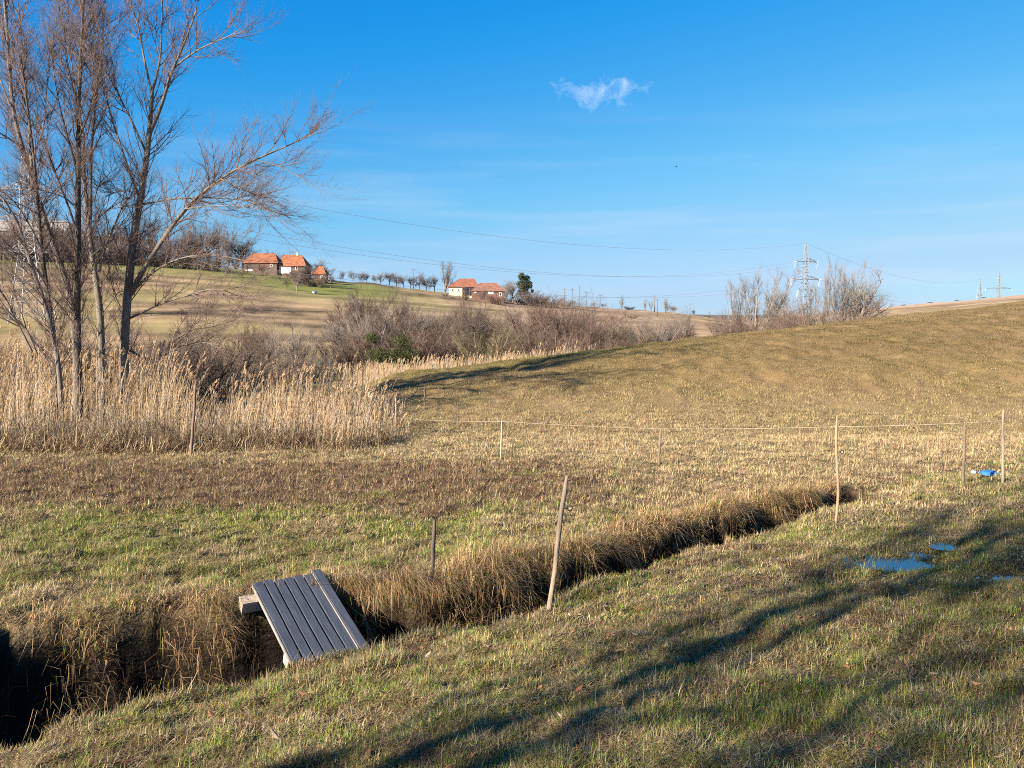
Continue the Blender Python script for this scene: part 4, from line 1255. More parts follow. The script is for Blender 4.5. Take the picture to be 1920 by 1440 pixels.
def proto(kind, tone, var):
    if ('m', kind, var) not in PROTO: PROTO[('m', kind, var)] = twiggy(kind, 1.0 * {'shrub': 5.0, 'poplar': 13.0, 'round': 5.0, 'gnarled': 6.0}[kind], 100 + var * 7 + len(kind))
    if (kind, tone, var) not in PROTO:
        t, c = PROTO[('m', kind, var)]; t = t.copy(); c = c.copy()
        t.materials.clear(); c.materials.clear(); t.materials.append(BARKS[tone][0]); c.materials.append(BARKS[tone][1])
        PROTO[(kind, tone, var)] = (t, c)
    return PROTO[(kind, tone, var)]


def plant(kind, tone, var, u, vt, depth, label, group, name=None, wide=1.0, vb=None):
    """one tree or shrub: top at photo pixel (u, vt), standing on the ground at the given depth"""
    x = (u - 960) / 1500 * depth
    if vb is not None:
        p = hit(u, vb); x, depth = p[0], p[1]
    zb = float(H(np.array([x]), np.array([depth]))[0])
    h = at_depth(u, vt, depth)[2] - zb
    t, c = proto(kind, tone, var)
    zs = np.empty(len(c.vertices) * 3, np.float32); c.vertices.foreach_get('co', zs); h0 = np.percentile(zs[2::3], 98.0)
    sc = max(h, .6) / h0
    nm = name or ('bare_shrub' if kind == 'shrub' else 'bare_tree')
    root = empty(nm, (x, depth, zb - .05)); root.rotation_euler = (0, 0, random.random() * 6.28); root.scale = (sc * wide, sc * wide, sc)
    tag(root, label, 'shrub' if kind == 'shrub' else 'tree', group)
    for nme, me in (('stems' if kind == 'shrub' else 'trunk', t), ('twigs' if kind == 'shrub' else 'crown', c)):
        o = bpy.data.objects.new(nme, me); COL.objects.link(o); o.parent = root
    return root


GV = 'shrubs and trees along the valley floor'
VALLEY = [
    # kind tone var u top depth label
    ('shrub', 'brown', 0, 655, 570, 96, 'left-hand brown shrub of the valley thicket, above the green bush', 1.1),
    ('shrub', 'purple', 1, 703, 555, 98, 'purplish rounded shrub above the green bush', 1.1),
    ('shrub', 'grey', 2, 678, 590, 90, 'grey shrub directly left of the green bush', 1.2),
    ('shrub', 'brown', 1, 640, 640, 84, 'low brown shrub behind the right end of the reed bed', 1.3),
    ('shrub', 'grey', 0, 738, 600, 94, 'grey shrub rising behind the green bush', 1.2),
    ('round', 'grey', 0, 790, 578, 104, 'slender grey tree with open branches right of the purplish shrub', 1.1),
    ('shrub', 'purple', 2, 795, 615, 86, 'wide lilac grey shrub right of the green bush', 1.5),
    ('shrub', 'brown', 2, 830, 600, 92, 'brown shrub left of the gnarled dark tree', 1.3),
    ('gnarled', 'dark', 0, 893, 568, 88, 'gnarled dark tree in the middle of the valley thicket', .95),
    ('shrub', 'purple', 0, 862, 588, 95, 'reddish shrub close behind the gnarled dark tree', 1.2),
    ('shrub', 'olive', 1, 915, 612, 84, 'olive shrub at the foot of the gnarled dark tree', 1.4),
    ('round', 'olive', 1, 945, 578, 100, 'olive tree with thin upright twigs right of the gnarled dark tree', 1.0),
    ('shrub', 'brown', 0, 965, 610, 88, 'brown shrub between the gnarled dark tree and the tall reddish thicket', 1.4),
    ('shrub', 'purple', 1, 1010, 578, 92, 'left one of the tall reddish brown shrubs', 1.2),
    ('shrub', 'purple', 2, 1050, 568, 95, 'tallest reddish brown shrub in the middle of the valley', 1.1),
    ('shrub', 'purple', 0, 1085, 574, 90, 'reddish brown shrub right of the tallest one', 1.15),
    ('shrub', 'brown', 1, 1030, 622, 82, 'low brown shrub in front of the tall reddish ones', 1.6),
    ('gnarled', 'olive', 1, 1140, 608, 90, 'spreading olive brown tree right of the reddish shrubs', 1.2),
    ('shrub', 'olive', 0, 1180, 616, 92, 'olive grey shrub right of the spreading olive tree', 1.2),
    ('shrub', 'purple', 2, 1222, 606, 97, 'pinkish shrub left of the crooked end tree', 1.15),
    ('shrub', 'grey', 1, 1250, 596, 100, 'grey upright shrub beside the crooked end tree', .9),
    ('gnarled', 'dark', 1, 1276, 590, 100, 'crooked dark tree at the right end of the valley thicket', .8),
    ('shrub', 'brown', 2, 1115, 628, 84, 'low brown shrub under the spreading olive tree', 1.5),
    ('shrub', 'grey', 2, 545, 600, 80, 'thin grey shrub standing alone on the slope behind the reeds', 1.1),
    ('round', 'brown', 1, 455, 610, 70, 'small bare tree behind the reeds under the long limb', .8),
    ('shrub', 'brown', 0, 375, 664, 62, 'dark thicket behind the reeds right of the big trees', 1.6),
    ('shrub', 'brown', 1, 520, 674, 66, 'low brown thicket behind the middle of the reed bed', 1.8),
    ('shrub', 'grey', 0, 590, 668, 74, 'low grey thicket left of the valley shrubs', 1.6),
    ('shrub', 'brown', 2, 310, 662, 50, 'brown thicket directly right of the big trees', 1.4),
    ('shrub', 'brown', 1, 45, 640, 48, 'brown thicket at the left edge behind the reeds', 1.5),
]
VALLEY += [
    ('shrub', 'dark', 0, 262, 622, 36, 'dark thicket at the foot of the tree with the long limb', 1.3),
    ('shrub', 'brown', 2, 330, 612, 40, 'brown tangle behind the reeds under the arching lower limbs', 1.3),
    ('shrub', 'dark', 1, 402, 634, 44, 'dark low thicket between the big trees and the reed bed gap', 1.4),
    ('shrub', 'brown', 1, 85, 612, 38, 'brown tangle behind the slim dark tree at far left', 1.3),
    ('shrub', 'dark', 2, 180, 628, 38, 'dark tangle between the trunks of the two middle trees', 1.2),
    ('shrub', 'brown', 1, 770, 592, 96, 'brown shrub filling the gap left of the slender grey tree', 1.3),
    ('shrub', 'grey', 0, 812, 582, 100, 'tall grey shrub behind the lilac grey one', 1.1),
    ('shrub', 'brown', 0, 848, 572, 104, 'tall brown shrub behind and left of the gnarled dark tree', 1.1),
    ('shrub', 'grey', 2, 928, 578, 104, 'grey shrub behind and right of the gnarled dark tree', 1.2),
    ('shrub', 'brown', 2, 985, 588, 98, 'brown shrub behind the left one of the tall reddish shrubs', 1.2),
    ('shrub', 'brown', 0, 1068, 590, 102, 'brown shrub behind the tall reddish shrubs', 1.3),
    ('shrub', 'purple', 1, 1112, 584, 98, 'reddish shrub left of the spreading olive tree', 1.1),
    ('shrub', 'brown', 2, 1155, 622, 86, 'low brown shrub right of the spreading olive tree', 1.6),
    ('shrub', 'grey', 1, 1205, 612, 94, 'grey shrub between the olive grey and the pinkish shrubs', 1.2),
    ('shrub', 'brown', 0, 720, 630, 84, 'brown shrub directly behind the green bush', 1.6),
    ('shrub', 'purple', 0, 665, 604, 92, 'reddish shrub above the right end of the reed bed', 1.2),
    ('shrub', 'brown', 0, 225, 625, 46, 'brown thicket directly behind the twin stemmed tree', 1.5),
    ('shrub', 'grey', 2, 130, 632, 46, 'grey thicket behind the straight dark trunk', 1.5),
    ('shrub', 'brown', 2, 420, 656, 58, 'brown thicket below the arching lower limbs', 1.4),
    ('round', 'brown', 0, 490, 605, 76, 'lone brown sapling on the slope below the long barn', .8),
    ('shrub', 'brown', 1, 340, 650, 60, 'tall brown thicket right of the trunk with the long limb', 1.1),
]
VALLEY += [
    ('round', 'dark', 2, 692, 548, 100, 'dark bare tree sticking up from the left part of the valley thicket', .9),
    ('poplar', 'grey', 0, 762, 556, 104, 'slim grey tree right of the purplish rounded shrub', .6),
    ('round', 'brown', 0, 1002, 556, 100, 'brown bare tree sticking up left of the tallest reddish shrub', .9),
    ('poplar', 'brown', 1, 1040, 552, 100, 'slim brown tree behind the tallest reddish shrub', .6),
    ('round', 'dark', 1, 1096, 566, 98, 'dark bare tree right of the tallest reddish shrub', .9),
    ('poplar', 'brown', 2, 872, 556, 98, 'slim brown tree just left of the gnarled dark tree', .6),
]
jit = np.random.default_rng(5)
for (k, tone, var, u, vt, dep, lab, wd) in VALLEY:
    vt += jit.uniform(-16, 8); wd *= jit.uniform(.75, 1.0)
    plant(k, tone, var, u, vt, dep, lab, GV, wide=wd)

GP = 'bare trees beside the distant pylon'
for (k, tone, var, u, vt, dep, lab, wd) in [
    ('poplar', 'pale', 0, 1376, 522, 125, 'small pale tree at the left of the row beside the pylon', .9),
    ('poplar', 'pale', 1, 1418, 504, 122, 'tall pale many stemmed tree left of the distant pylon', 1.15),
    ('poplar', 'grey', 2, 1448, 525, 128, 'grey tree between the tall pale tree and the pylon', .9),
    ('round', 'grey', 2, 1490, 556, 118, 'low spreading tree at the foot of the distant pylon', 1.1),
    ('poplar', 'grey', 0, 1524, 535, 124, 'grey tree just right of the distant pylon', .8),
    ('poplar', 'pale', 2, 1551, 491, 116, 'tall slim tree right of the distant pylon', .75),
    ('poplar', 'grey', 1, 1583, 495, 118, 'tall grey tree in the right clump beside the pylon', .95),
    ('round', 'grey', 0, 1598, 512, 116, 'rightmost tree of the clump, its boughs spreading right', .9),
    ('shrub', 'purple', 1, 1395, 596, 112, 'brown shrub below the small pale tree', 1.5),
    ('shrub', 'brown', 0, 1432, 592, 112, 'brown shrub below the tall pale many stemmed tree', 1.6),
    ('shrub', 'purple', 2, 1485, 588, 110, 'brown shrub below the distant pylon', 1.6),
    ('shrub', 'brown', 1, 1535, 584, 108, 'rusty shrub below the tall slim tree', 1.5),
    ('shrub', 'purple', 0, 1580, 580, 106, 'brown shrub below the right clump of trees', 1.5),
]:
    plant(k, tone, var, u, vt, dep, lab, GP, wide=wd)

GO = 'small trees along the skyline of the far slope'
ORD = ['first', 'second', 'third', 'fourth', 'fifth', 'sixth', 'seventh', 'eighth', 'ninth', 'tenth', 'eleventh', 'twelfth', 'thirteenth', 'fourteenth', 'fifteenth', 'sixteenth']
for i, (u, vt, w) in enumerate([(645, 507, .7), (662, 505, .9), (677, 508, 1.1), (689, 511, 1.1), (704, 513, .8), (716, 511, 1.0), (733, 508, 1.1), (745, 511, 1.1), (757, 514, .9), (772, 517, 1.0), (787, 508, .9), (800, 519, 1.0), (815, 515, 1.0)]):
    dep = float(np.interp(u, _fu, _fy)) + 2
    plant('round', 'grey' if i % 3 else 'dark', i % 3, u, vt, dep, 'small bare skyline tree, %s from the left between the two farms' % ORD[i], GO, wide=w)
GF = 'trees around the farm buildings'
for (k, tone, var, u, vt, dep, lab, wd) in [
    ('poplar', 'pale', 0, 835, 490, 258, 'tall pale tree left of the cream walled farmhouse', 1.7),
    ('round', 'grey', 1, 950, 523, 268, 'thin tree right of the brown roofed barn', 1.0),
    ('round', 'grey', 2, 962, 527, 262, 'small grey tree left of the dark ivy clad tree', 1.0),
    ('shrub', 'brown', 0, 870, 550, 232, 'brown scrub below the cream walled farmhouse', 1.6),
    ('shrub', 'grey', 1, 835, 548, 236, 'grey scrub left of the cream walled farmhouse', 1.8),
    ('shrub', 'brown', 2, 1000, 548, 262, 'brown scrub right of the dark ivy clad tree', 2.0),
    ('shrub', 'grey', 0, 975, 545, 258, 'grey scrub under the dark ivy clad tree', 2.0),
    ('shrub', 'brown', 1, 1030, 556, 268, 'brown scrub on the skyline right of the farm', 2.2),
    ('shrub', 'grey', 2, 1060, 560, 285, 'grey scrub on the skyline by the first poles', 2.0),
    ('round', 'dark', 0, 552, 505, 214, 'small bare tree in front of the white walled house', 1.0),
    ('round', 'brown', 2, 565, 508, 212, 'brown bare tree right of the white wall', 1.2),
    ('round', 'dark', 1, 468, 488, 224, 'dark bare tree in front of the left end of the long barn', 1.0),
    ('round', 'brown', 0, 496, 493, 222, 'brown bare tree in front of the long barn', 1.0),
    ('round', 'dark', 2, 578, 496, 218, 'dark bare tree between the white walled house and the small shed', 1.1),
    ('shrub', 'brown', 1, 562, 506, 220, 'brown scrub below the white walled house', 1.8),
    ('shrub', 'brown', 2, 590, 514, 216, 'brown scrub below the small orange roofed shed', 1.8),
    ('round', 'brown', 1, 905, 540, 236, 'small brown tree in front of the brown roofed barn', 1.1),
    ('shrub', 'purple', 0, 930, 552, 234, 'reddish scrub below the brown roofed barn', 1.8),
    ('round', 'grey', 1, 600, 484, 240, 'grey tree behind the small orange roofed shed', 1.1),
    ('round', 'dark', 2, 617, 500, 236, 'dark tree right of the small orange roofed shed', 1.0),
    ('poplar', 'grey', 1, 448, 455, 250, 'grey tree behind the left end of the long orange roof', 1.3),
    ('poplar', 'grey', 2, 505, 468, 252, 'grey tree behind the long orange roof', 1.2),
    ('poplar', 'grey', 0, 532, 472, 252, 'grey tree behind the white walled house', 1.0),
]:
    plant(k, tone, var, u, vt, dep, lab, GF, wide=wd)
GG = 'young orchard trees on the green slope'
for i, (u, vt, vb) in enumerate([(452, 505, 527), (475, 510, 535), (500, 508, 522), (522, 514, 530), (536, 519, 543), (557, 512, 549), (597, 520, 545), (424, 490, 520), (398, 488, 512), (370, 484, 508), (345, 480, 502), (620, 512, 540)]):
    plant('round', 'grey' if i % 2 else 'olive', i % 3, u, vt, 220, ('young bare orchard tree on the green slope, ' + ['left of the white bench wall', 'below the long orange roof', 'close under the long barn', 'under the gap between the two roofs', 'below the white wall', 'tallest, right below the white wall', 'above the white sack', 'left of the farm, nearest to it', 'left of the farm, second from it', 'left of the farm, third from it', 'left of the farm, farthest from it', 'right of the small shed'][i]), GG, vb=vb, wide=.8)
GW = 'bare trees on the left skyline'
k = 0
WL = ['at the very left edge', 'above the grey roof', 'right of the grey roof', 'behind the leaning pale tree', 'behind the straight dark trunk', 'just right of the straight dark trunk', 'behind the twin stemmed tree', 'left of the tree with the long limb',
      'directly behind the trunk with the long limb', 'right of the trunk with the long limb', 'below the long limb', 'first of the slim skyline row', 'second of the slim skyline row', 'third of the slim skyline row', 'fourth of the slim skyline row', 'last of the slim skyline row by the farm']
for i, (u, vt, kind, tone, w) in enumerate([(5, 425, 'round', 'brown', 1.6), (60, 410, 'round', 'dark', 1.5), (120, 420, 'round', 'brown', 1.6), (150, 415, 'poplar', 'brown', 1.6), (175, 425, 'round', 'purple', 1.7), (205, 420, 'round', 'brown', 1.6), (232, 415, 'poplar', 'brown', 1.8), (258, 432, 'round', 'dark', 1.6),
                                           (290, 402, 'poplar', 'brown', 1.8), (318, 415, 'poplar', 'grey', 1.6), (345, 432, 'round', 'brown', 1.5), (372, 398, 'poplar', 'grey', 1.0), (392, 424, 'round', 'dark', 1.5), (416, 412, 'poplar', 'grey', .8), (433, 418, 'poplar', 'grey', .8), (462, 440, 'round', 'dark', 1.3)]):
    dep = float(np.interp(u, _fu, _fy)) + 8 * (i % 2)
    plant(kind, tone, i % 3, u, vt, dep, 'bare %stree on the left skyline, %s' % ({'dark': 'dark ', 'grey': 'grey ', 'brown': 'brown ', 'purple': 'reddish '}[tone], WL[i]), GW, wide=w)
GB = 'brown shrubs under the left skyline trees'
BL = ['at the very left edge', 'under the grey roof', 'right of the grey roof', 'between the two leftmost trunks', 'behind the twin stemmed tree', 'behind the trunk with the long limb', 'under the start of the long limb', 'under the middle of the long limb', 'left of the farm']
for i, u in enumerate([10, 55, 100, 145, 190, 235, 285, 335, 390]):
    dep = float(np.interp(u, _fu, _fy)) - 14
    plant('shrub', ['purple', 'brown', 'brown'][i % 3], i % 3, u, np.interp(u, [0, 200, 400], [436, 446, 470]), dep, 'brown shrub on top of the far slope, ' + BL[i], GB, wide=2.0)
GS = 'scrub and small trees on the right part of the skyline'
for (k, tone, var, u, vt, dep, lab, wd) in [
    ('round', 'grey', 0, 1112, 566, 330, 'tiny round tree on the skyline right of the first poles', 1.3),
    ('round', 'dark', 1, 1130, 568, 330, 'tiny dark tree on the skyline, second right of the first poles', 1.6),
    ('poplar', 'pale', 1, 1165, 557, 340, 'pale slim tree on the skyline at mid valley', 1.0),
    ('shrub', 'dark', 0, 1180, 574, 345, 'low dark hedge bush on the skyline beside the pale slim tree', 3.0),
    ('poplar', 'grey', 0, 1208, 560, 350, 'grey upright tree on the skyline, left of the tall pole', .9),
    ('poplar', 'grey', 1, 1220, 562, 350, 'grey upright tree on the skyline, close to the tall pole', .9),
    ('poplar', 'pale', 2, 1248, 560, 360, 'pale tree on the skyline, left of the fan shaped one', 1.2),
    ('round', 'grey', 2, 1262, 572, 360, 'fan shaped grey tree on the skyline above the crooked end tree', 1.5),
    ('round', 'dark', 0, 1300, 580, 395, 'star shaped small tree standing alone near the skyline gap', 1.0),
    ('shrub', 'dark', 1, 1325, 592, 420, 'dark bush at the skyline gap', 3.0),
    ('shrub', 'dark', 2, 1640, 578, 430, 'dark hedge bush on the far hill right of the tree clump', 4.0),
    ('shrub', 'dark', 0, 1690, 574, 430, 'dark hedge bush on the far hill, second from the tree clump', 4.0),
    ('shrub', 'dark', 1, 1740, 570, 430, 'dark hedge bush on the far hill, third from the tree clump', 4.0),
    ('shrub', 'dark', 2, 1790, 566, 430, 'dark hedge bush on the far hill left of the far pylons', 4.0),
    ('shrub', 'dark', 0, 1840, 561, 430, 'dark hedge bush on the far hill at the foot of the far pylons', 4.0),
    ('shrub', 'brown', 1, 1185, 590, 250, 'rusty bush lying alone on the middle of the far slope', 2.6),
    ('shrub', 'purple', 2, 1145, 590, 230, 'reddish bush left of the rusty bush on the far slope', 1.4),
]:
    plant(k, tone, var, u, vt, dep, lab, GS, wide=wd)


def leafy(name, label, u, vt, depth, rx, tones, n, leaf, lobes, group, stem_h=.35):
    """evergreen or leafy crown: many leaf faces spread through uneven lobes on a forked stem"""
    x = (u - 960) / 1500 * depth; zb = float(H(np.array([x]), np.array([depth]))[0]); h = at_depth(u, vt, depth)[2] - zb
    root = empty(name, (x, depth, zb)); tag(root, label, 'tree' if 'tree' in name else 'bush', group)
    P, R = [], []
    for (lx, lz, lr) in lobes:
        t = np.linspace(0, 1, 6); P.append(np.stack([lx * rx * t ** 1.4, .2 * lx * rx * t, h * lz * t - .1], 1)); R.append(np.linspace(.03 * h, .008 * h, 6))
    g = Geo(); V, F = tubes(np.stack(P), np.stack(R), 5); g.add(V, F); link('trunk', g.mesh('trunk', True), BARKS['dark'][0], root)
    pts, cols = [], []
    for (lx, lz, lr) in lobes:
        m = int(n * lr ** 1.6); d = norm(rng.standard_normal((m, 3))); r = rng.random((m, 1)) ** .45
        q = d * r * np.array([lr * rx, lr * rx * .9, lr * h * .26])
        q += .18 * lr * rx * np.stack([fbm(q[:, 0] * 2, q[:, 2] * 2, 2, 95), fbm(q[:, 1] * 2, q[:, 2] * 2, 2, 96), 0 * q[:, 0]], 1)
        pts.append(q + np.array([lx * rx, .2 * lx * rx, h * lz])); cols.append(np.array(tones)[rng.integers(0, len(tones), m)])
    c = np.concatenate(pts); col = np.concatenate(cols) * (.7 + .6 * rng.random((len(c), 1))); m = len(c)
    a = norm(rng.standard_normal((m, 3))); b = norm(np.cross(a, rng.standard_normal((m, 3)))); s = leaf * (.6 + .8 * rng.random((m, 1)))
    V = np.stack([c - a * s, c + b * s * .6, c + a * s, c - b * s * .6], 1).reshape(-1, 3)
    me = build('crown', V, np.arange(m * 4), np.full(m, 4), np.repeat(col, 4, 0))
    link('crown', me, M_LEAF, root)


M_LEAF = mat('leaf', attr=True, rough=.6, transl=.2, spec=.3)
leafy('leafy_bush', 'dark green and olive leafy bush at the left of the valley thicket', 737, 612, 78, 2.0, [(.05, .062, .014), (.085, .09, .02), (.03, .038, .012)], 8000, .045,
      [(-.95, .78, .42), (-.7, .45, .6), (0, .4, .8), (.45, .72, .55), (.75, .45, .7), (.3, .2, .7), (-.3, .15, .6)], GV)
leafy('leafy_bush', 'small blackish green bush at the left flank of the valley thicket', 668, 566, 97, .55, [(.02, .028, .012), (.04, .05, .015)], 500, .10, [(0, .8, .9), (.4, .6, .6)], GV)
leafy('ivy_tree', 'dark ivy clad tree standing alone on the skyline right of the farm', 984, 510, 264, 2.6, [(.022, .04, .014), (.04, .06, .02), (.05, .065, .03)], 1300, .26,
      [(-.35, .86, .5), (.25, .78, .5), (-.5, .62, .55), (.55, .6, .5), (0, .55, .6), (-.35, .38, .55), (.3, .3, .45), (.95, .42, .22)], GF)
leafy('leafy_bush', 'dark green conifer like bush on the left skyline', 372, 442, 236, 2.0, [(.03, .045, .02), (.05, .06, .03)], 800, .25, [(0, .6, .9), (-.3, .4, .9), (.3, .35, .8)], GW)


# ------------------------------------------------------------------ farm buildings
ORANGE = mat('orange_roof_tiles', (.235, .088, .042), rough=.85, noise=.6, scale=1.3)
RUST = mat('brown_roof_tiles', (.18, .09, .062), rough=.85, noise=.5, scale=1.2)
GREYROOF = mat('grey_roof_sheet', (.27, .25, .23), rough=.7, noise=.15, scale=.8)
WHITEWALL = mat('white_plaster', (.76, .72, .64), rough=.9, noise=.12, scale=2)
CREAM = mat('cream_plaster', (.66, .54, .30), rough=.9, noise=.2, scale=1.5)
TIMBER = mat('weathered_timber_wall', (.11, .08, .068), rough=.9, noise=.4, scale=2, stretch=(4, 4, .5))
REDWALL = mat('reddish_plank_wall', (.13, .068, .055), rough=.9, noise=.4, scale=2, stretch=(4, 4, .5))
DARKHOLE = mat('dark_glass_and_bay_shade', (.02, .022, .025), rough=.2)


def house(name, label, cat, depth, u0, u1, v_ridge, r0, r1, v_eave, v_base, roof, wall, parts, deep=6.0, over=.45):
    """hipped or gabled farm building that faces the meadow; pixel columns u0..u1 for the eaves, r0..r1 for the ridge"""
    uc = (u0 + u1) / 2; yb = depth
    c = at_depth(uc, v_base, yb); k = yb / 1500.0
    zb = c[2]; root = empty(name, (c[0], yb + deep / 2, zb)); tag(root, label, cat, 'farm buildings on the far slope')
    W0, W1 = (u0 - uc) * k, (u1 - uc) * k; E = (v_base - v_eave) * k; Rz = (v_base - v_ridge) * k
    yf, yk = -deep / 2, deep / 2
    g = Geo(); g.box(((W0 + W1) / 2, 0, (E - 2.0) / 2), (W1 - W0 - 2 * over, deep - 2 * over, E + 2.0)); link('wall', g.mesh('wall'), wall, root)
    g = Geo()
    a, b = (r0 - uc) * k, (r1 - uc) * k
    P = np.array([(W0, yf, E - .1), (W1, yf, E - .1), (W1, yk, E - .1), (W0, yk, E - .1), (a, 0, Rz), (b, 0, Rz)]); Q = P + np.array([0, 0, -.14]); Q[4:, 2] -= .1
    V = np.concatenate([P, Q])
    # slight sag and tile courses: split the two long faces in rows
    g.add(V, [(0, 1, 5, 4), (2, 3, 4, 5), (7, 6, 10, 11), (9, 8, 11, 10), (0, 6, 7, 1), (1, 7, 8, 2), (2, 8, 9, 3), (3, 9, 6, 0)])
    g.add(V, [(1, 2, 5), (3, 0, 4), (8, 7, 11), (6, 9, 10)])
    ro = link('roof', g.mesh('roof'), roof, root)
    g = Geo(); g.bar((a, 0, Rz + .02), (b, 0, Rz + .02), .10, sides=6)
    for (p, q) in (((a, 0, Rz), (W0, yf, E - .08)), ((b, 0, Rz), (W1, yf, E - .08))): g.bar(p, q, .08, sides=5)
    link('ridge_tiles', g.mesh('ridge_tiles'), roof, ro)
    for (kind, u, v, wpx, hpx) in parts:
        cx, cz = (u - uc) * k, (v_base - v) * k; w, h = wpx * k, hpx * k
        if kind == 'chimney':
            g = Geo(); g.box((cx, 0, cz), (w, w, h)); g.box((cx, 0, cz + h / 2 + .06), (w + .15, w + .15, .12)); link('chimney', g.mesh('chimney'), WHITEWALL, ro); continue
        g = Geo()
        fy = yf + over
        if kind in ('window', 'door'):
            g.box((cx, fy - .02, cz), (w, .10, h)); o = link(kind, g.mesh(kind), DARKHOLE if kind == 'window' else REDWALL, root)
            g = Geo()
            for (dx, dz, sx, sz) in ((-w / 2, 0, .10, h + .2), (w / 2, 0, .10, h + .2), (0, h / 2, w + .1, .1), (0, -h / 2, w + .1, .1)): g.box((cx + dx, fy - .06, cz + dz), (sx, .12, sz))
            link('frame', g.mesh('frame'), TIMBER if kind == 'door' else WHITEWALL, o)
        elif kind == 'porch':
            g.box((cx, fy - .03, cz), (w, .12, h)); link('bay_shade_slab', g.mesh('bay_shade_slab'), DARKHOLE, root)  # dark slab stands in for the shade inside the open porch
            g = Geo()
            for t in np.linspace(-.5, .5, 4): g.box((cx + t * w, fy - .16, cz), (.16, .16, h))
            link('posts', g.mesh('posts'), TIMBER, root)
        elif kind == 'white':
            g.box((cx, fy - .04, cz), (w, .10, h)); link('plastered_panel', g.mesh('plastered_panel'), WHITEWALL, root)
        elif kind == 'red':
            g.box((cx, fy - .04, cz), (w, .10, h)); link('plank_panel', g.mesh('plank_panel'), REDWALL, root)
    return root


house('barn', 'long barn with an orange tiled roof and dark timber wall, leftmost farm building', 'barn', 232, 454, 521, 474, 468, 509, 492, 512, ORANGE, TIMBER,
      [('red', 498, 499, 18, 9), ('window', 508, 498, 4, 5), ('white', 466, 506, 14, 3), ('door', 482, 502, 6, 11)], 8)
house('house', 'house with an orange roof and a white plastered wall beside the long barn', 'house', 233, 516, 574, 477, 526, 560, 498, 516, ORANGE, TIMBER,
      [('white', 534, 505.5, 22, 14), ('window', 532.5, 502, 3, 4.4), ('window', 556, 503, 4, 6), ('chimney', 551, 478, 2.4, 9)], 8)
house('shed', 'small shed with a steep orange roof right of the white walled house', 'shed', 226, 583, 611, 499, 594, 602, 513, 528, ORANGE, TIMBER,
      [('door', 591, 520, 6, 12), ('window', 603, 519, 4, 4)], 5)
house('house', 'farmhouse with a rusty roof and cream wall left of the brown roofed barn', 'house', 252, 839, 898, 522, 861, 888, 537, 555, mat('rusty_roof_tiles', (.20, .078, .045), rough=.85, noise=.6, scale=1.2), CREAM,
      [('window', 848, 544, 3, 5), ('window', 859, 544, 3, 5), ('porch', 877, 546, 20, 16)], 9)
house('barn', 'low barn with a brown roof and red plank wall right of the cream walled farmhouse', 'barn', 247, 882, 948, 530, 900, 930, 545, 562, RUST, REDWALL,
      [('door', 904, 553, 8, 14), ('white', 920, 549, 10, 5), ('white', 891, 547, 5, 5), ('window', 938, 552, 4, 6)], 9)
house('building', 'long pale building with a low grey roof among trees at the left edge', 'building', 238, -40, 132, 412, -20, 112, 432, 476, GREYROOF, mat('greyish_plaster', (.20, .18, .16), noise=.2),
      [('window', 20, 446, 6, 7), ('window', 60, 446, 6, 7), ('window', 100, 446, 6, 7), ('door', 80, 466, 7, 20)], 10)


# ------------------------------------------------------------------ pylons, poles and wires
STEEL = mat('galvanised_steel', (.36, .36, .36), rough=.7, spec=.3)
STEEL_FAR = mat('grey_steel', (.16, .18, .205), rough=.7)
GLASS = mat('insulator_glass', (.30, .36, .36), rough=.3)
WIRE = mat('power_cable', (.30, .34, .40), rough=.6)


